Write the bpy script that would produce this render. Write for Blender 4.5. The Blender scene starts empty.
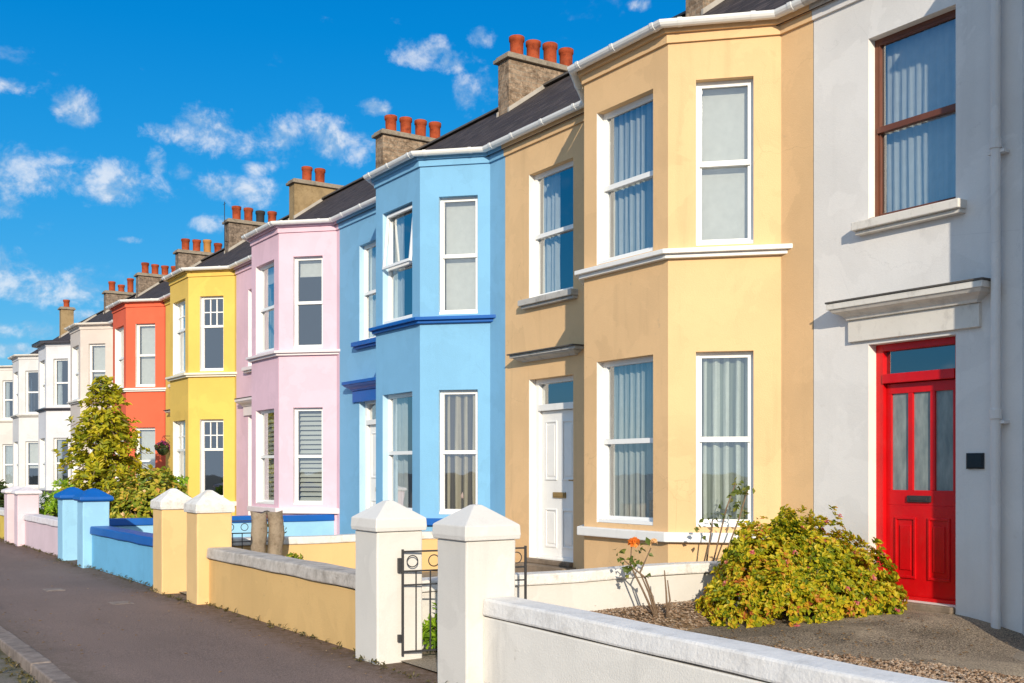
import bpy, bmesh, math, random
from mathutils import Vector, Matrix
random.seed(7)
S = bpy.context.scene
COL = S.collection
R = math.radians

# ------------------------------------------------------------------ nodes
class NT:
    def __init__(s, tree): s.t = tree; s.n = tree.nodes; s.l = tree.links
    def new(s, typ, **kw):
        n = s.n.new(typ)
        for k, v in kw.items(): setattr(n, k, v)
        return n
    def put(s, sock, v):
        if isinstance(v, bpy.types.NodeSocket): s.l.new(v, sock)
        elif v is not None: sock.default_value = v
    def m(s, op, a, b=None, c=None, clamp=False):
        n = s.new('ShaderNodeMath', operation=op, use_clamp=clamp)
        for i, v in enumerate((a, b, c)):
            if v is not None: s.put(n.inputs[i], v)
        return n.outputs[0]
    def v(s, op, a, b=None):
        n = s.new('ShaderNodeVectorMath', operation=op)
        s.put(n.inputs[0], a)
        if b is not None: s.put(n.inputs[1], b)
        return n.outputs['Value'] if op == 'DOT_PRODUCT' else n.outputs[0]
    def noise(s, vec, scale, detail=4, rough=.55, dist=0.0):
        n = s.new('ShaderNodeTexNoise')
        s.put(n.inputs['Vector'], vec); n.inputs['Scale'].default_value = scale
        n.inputs['Detail'].default_value = detail; n.inputs['Roughness'].default_value = rough
        n.inputs['Distortion'].default_value = dist
        return n.outputs['Fac']
    def ramp(s, fac, stops, interp='LINEAR'):
        n = s.new('ShaderNodeValToRGB'); cr = n.color_ramp; cr.interpolation = interp
        while len(cr.elements) < len(stops): cr.elements.new(.5)
        for e, (p, c) in zip(cr.elements, stops):
            e.position = p; e.color = (*c, 1) if len(c) == 3 else c
        s.put(n.inputs[0], fac)
        return n.outputs[0]
    def rng(s, val, a, b, c=0., d=1., smooth=False):
        n = s.new('ShaderNodeMapRange', interpolation_type='SMOOTHSTEP' if smooth else 'LINEAR')
        s.put(n.inputs[0], val)
        for i, q in zip((1, 2, 3, 4), (a, b, c, d)): n.inputs[i].default_value = q
        return n.outputs[0]
    def mix(s, fac, a, b, blend='MIX'):
        n = s.new('ShaderNodeMix', data_type='RGBA', blend_type=blend)
        s.put(n.inputs[0], fac)
        s.put(n.inputs[6], (*a, 1) if isinstance(a, tuple) and len(a) == 3 else a)
        s.put(n.inputs[7], (*b, 1) if isinstance(b, tuple) and len(b) == 3 else b)
        return n.outputs[2]
    def scale(s, vec, x, y, z): return s.v('MULTIPLY', vec, (x, y, z))
    def bump(s, h, strength, dist, normal=None):
        n = s.new('ShaderNodeBump'); n.inputs['Strength'].default_value = strength
        n.inputs['Distance'].default_value = dist; s.put(n.inputs['Height'], h)
        if normal is not None: s.put(n.inputs['Normal'], normal)
        return n.outputs[0]

MATS = {}
def newmat(name):
    m = bpy.data.materials.new(name); m.use_nodes = True
    m.node_tree.nodes.clear()
    N = NT(m.node_tree)
    out = N.new('ShaderNodeOutputMaterial')
    MATS[name] = m
    return m, N, out
def principled(N, out, col, rough=.7, normal=None, spec=.4, metal=0., coat=0.):
    p = N.new('ShaderNodeBsdfPrincipled')
    N.put(p.inputs['Base Color'], (*col, 1) if isinstance(col, tuple) else col)
    N.put(p.inputs['Roughness'], rough); p.inputs['Specular IOR Level'].default_value = spec
    p.inputs['Metallic'].default_value = metal
    p.inputs['Coat Weight'].default_value = coat
    if normal is not None: N.put(p.inputs['Normal'], normal)
    N.l.new(p.outputs[0], out.inputs[0])
    return p
def dark(c, f): return tuple(x * f for x in c)

def wall_mat(name, c, stain=.5, bump=.35, speck=(.35, .28, .2)):
    if name in MATS: return MATS[name]
    m, N, out = newmat(name)
    P = N.new('ShaderNodeNewGeometry').outputs['Position']
    a = N.rng(N.noise(P, .9, 5, .6), .3, .7)
    col = N.mix(a, dark(c, .90), tuple(min(1, x * 1.05) for x in c))
    st = N.noise(N.scale(P, 5., 5., .35), 1.0, 5, .65)
    st = N.rng(st, .56, .78)
    st = N.m('MULTIPLY', st, .42 * stain)
    col = N.mix(st, col, dark(c, .52))
    sp = N.noise(P, 7., 3, .6)
    sp = N.m('MULTIPLY', N.rng(sp, .70, .76), .35 * stain)
    col = N.mix(sp, col, speck)
    pt = N.rng(N.noise(P, 1.7, 4, .55, .6), .53, .55)
    col = N.mix(N.m('MULTIPLY', pt, .5), col, tuple(min(1, x*1.06) for x in c))
    cr = N.new('ShaderNodeTexVoronoi', feature='DISTANCE_TO_EDGE'); cr.inputs['Scale'].default_value = 1.1
    N.l.new(N.v('ADD', P, N.scale(N.noise(P, 4, 4, .6), .3, .3, .3)), cr.inputs['Vector'])
    ck = N.m('MULTIPLY', N.rng(cr.outputs['Distance'], .004, .0), N.rng(N.noise(P, .8, 3), .50, .60))
    col = N.mix(N.m('MULTIPLY', ck, .45 * stain), col, dark(c, .35))
    fine = N.noise(P, 85, 4, .65)
    mid = N.noise(P, 6, 3, .5)
    col = N.mix(N.m('MULTIPLY', N.rng(fine, .35, .7), .10), col, dark(c, .6))
    h = N.m('ADD', fine, N.m('MULTIPLY', mid, 1.1))
    nb = N.bump(h, bump, .012)
    principled(N, out, col, .78, nb, .25)
    return m

def paint_mat(name, c, rough=.45, var=.08, bump=.08, dirt=0., spec=.4):
    if name in MATS: return MATS[name]
    m, N, out = newmat(name)
    P = N.new('ShaderNodeNewGeometry').outputs['Position']
    a = N.rng(N.noise(P, 3.5, 5, .6), .3, .7)
    col = N.mix(a, dark(c, 1 - var), c)
    if dirt:
        d = N.rng(N.noise(N.scale(P, 1, 1, .6), 9, 6, .7), .52, .72)
        col = N.mix(N.m('MULTIPLY', d, dirt), col, (.12, .10, .085))
    nb = N.bump(N.noise(P, 60, 3, .6), bump, .01)
    principled(N, out, col, rough, nb, spec)
    return m

def stone_mat(name, c1, c2, c3, scale=9., bump=.6, grime=.5):
    if name in MATS: return MATS[name]
    m, N, out = newmat(name)
    P = N.new('ShaderNodeNewGeometry').outputs['Position']
    n1 = N.noise(P, scale, 6, .7)
    col = N.ramp(n1, [(.3, c1), (.5, c2), (.7, c3)])
    g = N.rng(N.noise(P, scale * .3, 5, .7), .5, .7)
    col = N.mix(N.m('MULTIPLY', g, grime), col, dark(c1, .5))
    nb = N.bump(N.noise(P, scale * 5, 5, .7), bump, .015)
    principled(N, out, col, .85, nb, .2)
    return m

def brick_mat(name, c1, c2, mortar, sx=.23, sz=.085):
    if name in MATS: return MATS[name]
    m, N, out = newmat(name)
    g = N.new('ShaderNodeNewGeometry')
    P = g.outputs['Position']
    sep = N.new('ShaderNodeSeparateXYZ'); N.l.new(P, sep.inputs[0])
    u = N.m('ADD', sep.outputs[0], sep.outputs[1])
    cb = N.new('ShaderNodeCombineXYZ'); N.l.new(u, cb.inputs[0]); N.l.new(sep.outputs[2], cb.inputs[1])
    wob = N.new('ShaderNodeTexNoise'); wob.inputs['Scale'].default_value = 3
    N.l.new(P, wob.inputs['Vector'])
    vv = N.v('ADD', cb.outputs[0], N.v('MULTIPLY', wob.outputs['Color'], (.05, .05, 0)))
    b = N.new('ShaderNodeTexBrick'); N.l.new(vv, b.inputs['Vector'])
    b.inputs['Scale'].default_value = 1; b.inputs['Brick Width'].default_value = sx
    b.inputs['Row Height'].default_value = sz; b.inputs['Mortar Size'].default_value = .009
    b.inputs['Color1'].default_value = (*c1, 1); b.inputs['Color2'].default_value = (*c2, 1)
    b.inputs['Mortar'].default_value = (*mortar, 1)
    col = N.mix(N.rng(N.noise(P, 5, 7, .8), .42, .62), b.outputs[0], dark(c1, .5))
    col = N.mix(N.m('MULTIPLY', N.rng(N.noise(P, 11, 6, .75), .5, .68), .75), col, dark(c2, 1.5))
    h = N.m('ADD', N.m('MULTIPLY', b.outputs[1], -1.), N.noise(P, 40, 4, .7))
    principled(N, out, col, .9, N.bump(h, .7, .012), .15)
    return m

def slate_mat():
    m, N, out = newmat('roof_slate')
    tc = N.new('ShaderNodeTexCoord').outputs['Object']
    P = N.new('ShaderNodeNewGeometry').outputs['Position']
    sep = N.new('ShaderNodeSeparateXYZ'); N.l.new(tc, sep.inputs[0])
    cb = N.new('ShaderNodeCombineXYZ'); N.l.new(sep.outputs[1], cb.inputs[0])
    N.l.new(N.m('MULTIPLY', sep.outputs[0], 1.232), cb.inputs[1])
    b = N.new('ShaderNodeTexBrick'); N.l.new(cb.outputs[0], b.inputs['Vector'])
    b.inputs['Scale'].default_value = 1; b.inputs['Brick Width'].default_value = .28
    b.inputs['Row Height'].default_value = .2; b.inputs['Mortar Size'].default_value = .012
    b.inputs['Color1'].default_value = (.040,.030,.027, 1); b.inputs['Color2'].default_value = (.092,.070,.062, 1)
    b.inputs['Mortar'].default_value = (.012, .011, .011, 1)
    col = N.mix(N.m('MULTIPLY', N.rng(N.noise(P, 2.5, 6, .7), .48, .7), .5), b.outputs[0], (.085,.072,.055))
    h = N.m('ADD', N.m('MULTIPLY', b.outputs[1], -1.5), N.noise(P, 30, 3))
    principled(N, out, col, .8, N.bump(h, .8, .015), .2)
    return m

def glass_mat(name, tint, boost=1.0):
    m, N, out = newmat(name)
    tr = N.new('ShaderNodeBsdfTransparent'); tr.inputs[0].default_value = (*tint, 1)
    gl = N.new('ShaderNodeBsdfGlossy'); gl.inputs['Roughness'].default_value = .015
    gl.inputs['Color'].default_value = (.95, .97, 1, 1)
    P = N.new('ShaderNodeNewGeometry').outputs['Position']
    nb = N.bump(N.noise(P, 1.6, 2, .4), .05, .05)
    N.l.new(nb, gl.inputs['Normal'])
    g = N.new('ShaderNodeNewGeometry')
    c = N.m('ABSOLUTE', N.v('DOT_PRODUCT', g.outputs['Normal'], g.outputs['Incoming']))
    f5 = N.m('POWER', N.m('SUBTRACT', 1.0, c), 3.2)       # panes are double glazed: four reflecting faces
    f = N.m('MULTIPLY_ADD', f5, .74, .25 * boost, clamp=True)
    mx = N.new('ShaderNodeMixShader'); N.l.new(f, mx.inputs[0])
    N.l.new(tr.outputs[0], mx.inputs[1]); N.l.new(gl.outputs[0], mx.inputs[2])
    N.l.new(mx.outputs[0], out.inputs[0])
    return m

def cloth_mat(name, c1, c2=None, period=.11, trans=.35):
    m, N, out = newmat(name)
    tc = N.new('ShaderNodeTexCoord').outputs['Object']
    P = N.new('ShaderNodeNewGeometry').outputs['Position']
    col = N.mix(N.rng(N.noise(P, 12, 4), .3, .7), dark(c1, .9), c1)
    if c2:
        sep = N.new('ShaderNodeSeparateXYZ'); N.l.new(tc, sep.inputs[0])
        w = N.m('SINE', N.m('MULTIPLY', sep.outputs[0], 2 * math.pi / period))
        w2 = N.m('SINE', N.m('MULTIPLY', sep.outputs[0], 2 * math.pi / (period * 2.7)))
        f = N.rng(N.m('ADD', w, N.m('MULTIPLY', w2, .6)), -.1, .25)
        col = N.mix(f, col, c2)
    d = N.new('ShaderNodeBsdfDiffuse'); N.l.new(col, d.inputs[0])
    t = N.new('ShaderNodeBsdfTranslucent'); N.l.new(col, t.inputs[0])
    mx = N.new('ShaderNodeMixShader'); mx.inputs[0].default_value = trans
    N.l.new(d.outputs[0], mx.inputs[1]); N.l.new(t.outputs[0], mx.inputs[2])
    N.l.new(mx.outputs[0], out.inputs[0])
    return m

def leaf_mat(name, stops, trans=.3, rough=.5):
    m, N, out = newmat(name)
    g = N.new('ShaderNodeNewGeometry')
    r = g.outputs['Random Per Island']
    big = N.noise(g.outputs['Position'], 3.2, 3, .6)
    f = N.m('ADD', N.m('MULTIPLY', r, .62), N.m('MULTIPLY', N.rng(big, .3, .7), .38))
    col = N.ramp(f, stops)
    p = N.new('ShaderNodeBsdfPrincipled'); N.l.new(col, p.inputs['Base Color'])
    p.inputs['Roughness'].default_value = rough; p.inputs['Specular IOR Level'].default_value = .35
    t = N.new('ShaderNodeBsdfTranslucent'); N.l.new(col, t.inputs[0])
    mx = N.new('ShaderNodeMixShader'); mx.inputs[0].default_value = trans
    N.l.new(p.outputs[0], mx.inputs[1]); N.l.new(t.outputs[0], mx.inputs[2])
    N.l.new(mx.outputs[0], out.inputs[0])
    return m

# ------------------------------------------------------------------ mesh builder
class MB:
    def __init__(s): s.v = []; s.f = []; s.mi = []
    def face(s, pts, mi=0):
        b = len(s.v); s.v += [tuple(p) for p in pts]; s.f.append(list(range(b, b + len(pts)))); s.mi.append(mi)
    def box(s, x0, x1, y0, y1, z0, z1, mi=0):
        b = len(s.v)
        s.v += [(x0,y0,z0),(x1,y0,z0),(x1,y1,z0),(x0,y1,z0),(x0,y0,z1),(x1,y0,z1),(x1,y1,z1),(x0,y1,z1)]
        for q in ((0,3,2,1),(4,5,6,7),(0,1,5,4),(1,2,6,5),(2,3,7,6),(3,0,4,7)):
            s.f.append([b+i for i in q]); s.mi.append(mi)
    def prism(s, poly, z0, z1, mi=0):
        n = len(poly); b = len(s.v)
        s.v += [(p[0],p[1],z0) for p in poly] + [(p[0],p[1],z1) for p in poly]
        area = sum(poly[i][0]*poly[(i+1)%n][1]-poly[(i+1)%n][0]*poly[i][1] for i in range(n))
        idx = list(range(n)) if area > 0 else list(range(n))[::-1]
        s.f.append([b+i for i in idx[::-1]]); s.mi.append(mi)
        s.f.append([b+n+i for i in idx]); s.mi.append(mi)
        for k in range(n):
            i, j = idx[k], idx[(k+1)%n]
            s.f.append([b+i, b+j, b+n+j, b+n+i]); s.mi.append(mi)
    def rings(s, rings, closed=True, cap=True, mi=0):
        b = len(s.v); n = len(rings[0])
        for r in rings: s.v += [tuple(p) for p in r]
        for k in range(len(rings)-1):
            for i in range(n if closed else n-1):
                j = (i+1) % n
                s.f.append([b+k*n+i, b+k*n+j, b+(k+1)*n+j, b+(k+1)*n+i]); s.mi.append(mi)
        if cap and closed:
            s.f.append([b+i for i in range(n)][::-1]); s.mi.append(mi)
            s.f.append([b+(len(rings)-1)*n+i for i in range(n)]); s.mi.append(mi)
    def tube(s, pts, rad, n=8, mi=0):
        pts = [Vector(p) for p in pts]; rr = []
        if not isinstance(rad, (list, tuple)): rad = [rad]*len(pts)
        up0 = Vector((.3,.2,1)).normalized()
        for k, p in enumerate(pts):
            d = (pts[min(k+1,len(pts)-1)] - pts[max(k-1,0)]).normalized()
            a = d.cross(up0 if abs(d.dot(up0)) < .95 else Vector((1,0,0))).normalized(); c = d.cross(a)
            rr.append([p + (a*math.cos(2*math.pi*i/n) + c*math.sin(2*math.pi*i/n))*rad[k] for i in range(n)])
        s.rings(rr, mi=mi)
    def lathe(s, prof, cx=0, cy=0, n=16, mi=0):
        s.rings([[(cx+r*math.cos(2*math.pi*i/n), cy+r*math.sin(2*math.pi*i/n), z) for i in range(n)] for r, z in prof], mi=mi)
    def mesh(s, name, mats, smooth=False, fix=False):
        me = bpy.data.meshes.new(name)
        me.from_pydata(s.v, [], s.f); me.update()
        for m in (mats if isinstance(mats, (list, tuple)) else [mats]): me.materials.append(m)
        me.polygons.foreach_set('material_index', s.mi)
        if fix:
            bm = bmesh.new(); bm.from_mesh(me); bmesh.ops.recalc_face_normals(bm, faces=bm.faces); bm.to_mesh(me); bm.free()
        if smooth: me.polygons.foreach_set('use_smooth', [True]*len(me.polygons))
        return me
    def build(s, name, mats, parent=None, bevel=0, smooth=False, fix=False, loc=None, rotz=0):
        return link(name, s.mesh(name, mats, smooth, fix), parent, bevel, loc, rotz)

def link(name, me, parent=None, bevel=0, loc=None, rotz=0):
    o = bpy.data.objects.new(name, me); COL.objects.link(o)
    if parent: o.parent = parent
    if loc is not None: o.location = loc
    o.rotation_euler[2] = rotz
    if bevel:
        b = o.modifiers.new('bevel', 'BEVEL'); b.width = bevel; b.segments = 2; b.limit_method = 'ANGLE'; b.angle_limit = R(40)
    return o
def thing(name, loc, label, cat, group=None, rotz=0):
    o = bpy.data.objects.new(name, None); COL.objects.link(o); o.location = loc; o.rotation_euler[2] = rotz
    o.empty_display_size = .1
    return tag(o, label, cat, group)
def tag(o, label, cat, group=None):
    o['label'] = label; o['category'] = cat
    if group: o['group'] = group
    return o
def struct(o, kind='structure'):
    o['kind'] = kind; return o

# ------------------------------------------------------------------ materials
WHITE = paint_mat('white_trim', (.80,.79,.77), .45, .05, .06, .10)
UPVC = paint_mat('white_frame', (.82,.82,.81), .3, .03, .02)
GUTTER = paint_mat('white_gutter', (.78,.78,.77), .35, .05, .03, .12)
BROWNF = paint_mat('brown_timber', (.16,.055,.03), .4, .2, .1)
REDP = paint_mat('red_gloss', (.62,.004,.007), .34, .22, .12, .10)
BLUET = paint_mat('royal_blue_trim', (.004,.105,.42), .45, .15, .12, .08)
DARKT = paint_mat('dark_trim', (.05,.045,.055), .5, .2, .1)
GREYT = paint_mat('grey_stone_trim', (.50,.48,.45), .7, .15, .2, .55)
LEADT = paint_mat('weathered_lead', (.10,.09,.08), .7, .3, .3, .4)
BLACKM = paint_mat('black_iron', (.035,.034,.036), .55, .3, .2)
BRASS = paint_mat('brass', (.30,.19,.06), .35, .2, .05)
SLATE = slate_mat()
FLATROOF = paint_mat('bay_roof_lead', (.12,.12,.125), .6, .2, .2)
GLASS = glass_mat('window_glass', (.86,.90,.90), 1.0)
DARKGLASS = glass_mat('door_glass', (.45,.52,.52), .9)
def frosted():
    m, N, out = newmat('frosted_glass')
    P = N.new('ShaderNodeNewGeometry').outputs['Position']
    col = N.mix(N.rng(N.noise(N.scale(P, 3, 3, 1), 4, 5, .6), .35, .65), (.14,.175,.18), (.25,.29,.28))
    principled(N, out, col, .22, N.bump(N.noise(P, 50, 2), .1, .004), .6)
    return m
FROST = frosted()
NET = cloth_mat('net_curtain', (.74,.78,.79), None)
NETSHEER = cloth_mat('vertical_blind', (.78,.80,.78), (.50,.54,.53), .09)
DRAPE = cloth_mat('striped_drape', (.55,.47,.34), (.10,.085,.07), .12, .15)
PLEAT = cloth_mat('pleated_curtain', (.72,.76,.68), (.26,.30,.24), .105, .2)
BLIND = cloth_mat('roller_blind', (.74,.72,.67), None, trans=.15)
SLAT = paint_mat('blind_slat', (.55,.55,.50), .5, .05, .02)
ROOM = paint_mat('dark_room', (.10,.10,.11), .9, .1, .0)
TERRA = stone_mat('terracotta_pot', (.17,.030,.012), (.35,.065,.022), (.28,.065,.028), 7, .5, .8)
DARKPOT = stone_mat('dark_pot', (.02,.02,.022), (.04,.035,.035), (.03,.03,.03), 6, .3, .2)
TANPOT = stone_mat('tan_pot', (.34,.15,.04), (.42,.20,.06), (.36,.17,.05), 6, .3, .3)
STACK = brick_mat('stack_brick', (.24,.165,.11), (.36,.26,.18), (.30,.25,.19))
STACKTAN = stone_mat('stack_render', (.22,.15,.075), (.33,.235,.125), (.28,.20,.11), 4, .6, .6)
STACKGREY = brick_mat('stack_brick_grey', (.20,.15,.115), (.29,.22,.165), (.25,.2,.16))
STACKCAP = stone_mat('stack_cap', (.16,.13,.10), (.30,.25,.19), (.22,.18,.14), 8, .6, .5)
MORTAR = paint_mat('mortar_flashing', (.46,.42,.37), .8, .2, .3, .3)
STEP = stone_mat('step_stone', (.16,.12,.085), (.26,.20,.15), (.20,.16,.12), 5, .5, .5)

# ------------------------------------------------------------------ window meshes
CACHE = {}
def win_meshes(w, h, style, frame, split, bars):
    key = (round(w,3), round(h,3), style, frame.name, round(split,3), bars)
    if key in CACHE: return CACHE[key]
    f = MB(); y0, y1 = .085, .15; e = .032
    f.box(0, e, y0, y1, 0, h); f.box(w-e, w, y0, y1, 0, h)
    f.box(e, w-e, y0, y1, h-e, h); f.box(e, w-e, y0, y1, 0, e+.012)
    f.box(.002, w-.002, .012, y0-.002, .003, .035)              # timber sub-sill
    zm = h*split
    # sashes: upper one proud, lower one set back
    f.box(e+.001, w-e-.001, y0-.012, y1-.02, zm-.024, zm+.026)
    st = .020
    f.box(e+.001, e+st, y0+.012, y1-.03, e+.013, zm-.029); f.box(w-e-st, w-e-.001, y0+.012, y1-.03, e+.013, zm-.029)
    f.box(e+.001, e+st, y0+.004, y1-.03, zm+.031, h-e-.001); f.box(w-e-st, w-e-.001, y0+.004, y1-.03, zm+.031, h-e-.001)
    f.box(e+st, w-e-st, y0+.012, y1-.03, e+.013, e+.038); f.box(e+st, w-e-st, y0+.004, y1-.03, h-e-.022, h-e-.001)
    if bars:
        for k in (1, 2):
            x = e+st + (w-2*e-2*st)*k/3
            f.box(x-.011, x+.011, y0+.01, y1-.035, zm+.031, h-e-.03)
        zc = (zm+.03 + h-e-.03)/2
        f.box(e+st, w-e-st, y0+.012, y1-.037, zc-.011, zc+.011)
    fm = f.mesh('window', frame)
    g = MB(); yg = .122
    g.face([(e,yg,e),(w-e,yg,e),(w-e,yg,zm),(e,yg,zm)]); g.face([(e,yg-.006,zm),(w-e,yg-.006,zm),(w-e,yg-.006,h-e),(e,yg-.006,h-e)])
    gm = g.mesh('pane', GLASS)
    cm = None
    def wavy(x0, x1, z0, z1, amp, per, y=.19, ph=0., nz=6):
        c = MB(); n = max(8, int((x1-x0)/per*10)); rows = []
        for k in range(nz+1):
            z = z0 + (z1-z0)*k/nz; row = []
            for i in range(n+1):
                x = x0 + (x1-x0)*i/n
                a = amp*(1.15-.3*k/nz)
                row.append((x + .006*math.sin(k*1.3+i), y + a*math.sin(2*math.pi*x/per + ph + .35*math.sin(k*.7)) + a*.4*math.sin(2*math.pi*x/(per*2.3)+1.1), z))
            rows.append(row)
        c.rings(rows, closed=False, cap=False); return c
    if style == 'net': cm = wavy(.03, w-.03, .03, h-.03, .006, .075).mesh('curtain', NET, True)
    elif style == 'vert': cm = wavy(.03, w-.03, .03, h-.03, .012, .09).mesh('blind', NETSHEER, True)
    elif style == 'pleat': cm = wavy(.03, w-.03, .03, h-.03, .03, .105).mesh('curtain', PLEAT, True)
    elif style == 'drape': cm = wavy(.02, w-.02, .02, h-.03, .035, .12).mesh('curtain', DRAPE, True)
    elif style == 'blind':
        c = MB(); c.box(.05, w-.05, .2, .205, .06, h-.03); c.box(.05, w-.05, .192, .212, .05, .07); cm = c.mesh('blind', BLIND)
    elif style == 'blindhalf':
        c = MB(); c.box(.05, w-.05, .2, .205, h*.80, h-.03); c.box(.05, w-.05, .192, .212, h*.795, h*.81); cm = c.mesh('blind', BLIND)
    elif style == 'blindupper':
        c = MB(); c.box(.05, w-.05, .2, .205, h*.42, h-.03); c.box(.05, w-.05, .192, .212, h*.41, h*.425); cm = c.mesh('blind', BLIND)
    elif style == 'venetian':
        c = MB(); z = .07
        while z < h-.08:
            b = len(c.v)
            c.v += [(.045,.19,z),(w-.045,.19,z),(w-.045,.235,z+.062),(.045,.235,z+.062)]
            c.f.append([b,b+1,b+2,b+3]); c.mi.append(0); z += .082
        cm = c.mesh('blind', SLAT)
    elif style == 'side':
        c = wavy(.02, w*.34, .02, h-.03, .025, .085); d = wavy(w*.80, w-.02, .02, h-.03, .022, .08)
        b = len(c.v); c.v += d.v; c.f += [[i+b for i in q] for q in d.f]; c.mi += d.mi
        cm = c.mesh('curtain', NET, True)
    elif style == 'sideleft': cm = wavy(.02, w*.42, .02, h-.03, .02, .09).mesh('curtain', NET, True)
    CACHE[key] = (fm, gm, cm)
    return CACHE[key]

# ------------------------------------------------------------------ houses
WID = 5.185; BAY = .75; FW = 1.34; XF = 7.83
EAVE = 5.60; PITCH = .72; RIDGE = 4.2

def panel(mb, p0, t, L, z0, z1, holes, dep):
    """wall sheet with real openings; holes: (u0,u1,za,zb); reveals go inward by dep (material 1)"""
    inn = (-t[1], t[0])
    us = sorted({0., L, *[h[0] for h in holes], *[h[1] for h in holes]})
    zs = sorted({z0, z1, *[h[2] for h in holes], *[h[3] for h in holes]})
    P = lambda u, z, d=0.: (p0[0]+t[0]*u+inn[0]*d, p0[1]+t[1]*u+inn[1]*d, z)
    for i in range(len(us)-1):
        for j in range(len(zs)-1):
            uc, zc = (us[i]+us[i+1])/2, (zs[j]+zs[j+1])/2
            if any(h[0] < uc < h[1] and h[2] < zc < h[3] for h in holes): continue
            mb.face([P(us[i],zs[j]),P(us[i+1],zs[j]),P(us[i+1],zs[j+1]),P(us[i],zs[j+1])])
    for u0,u1,za,zb in holes:
        mb.face([P(u0,za),P(u0,za,dep),P(u0,zb,dep),P(u0,zb)],1)
        mb.face([P(u1,za,dep),P(u1,za),P(u1,zb),P(u1,zb,dep)],1)
        mb.face([P(u0,zb),P(u0,zb,dep),P(u1,zb,dep),P(u1,zb)],2)
        mb.face([P(u0,za,dep),P(u0,za),P(u1,za),P(u1,za,dep)],1)

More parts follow.
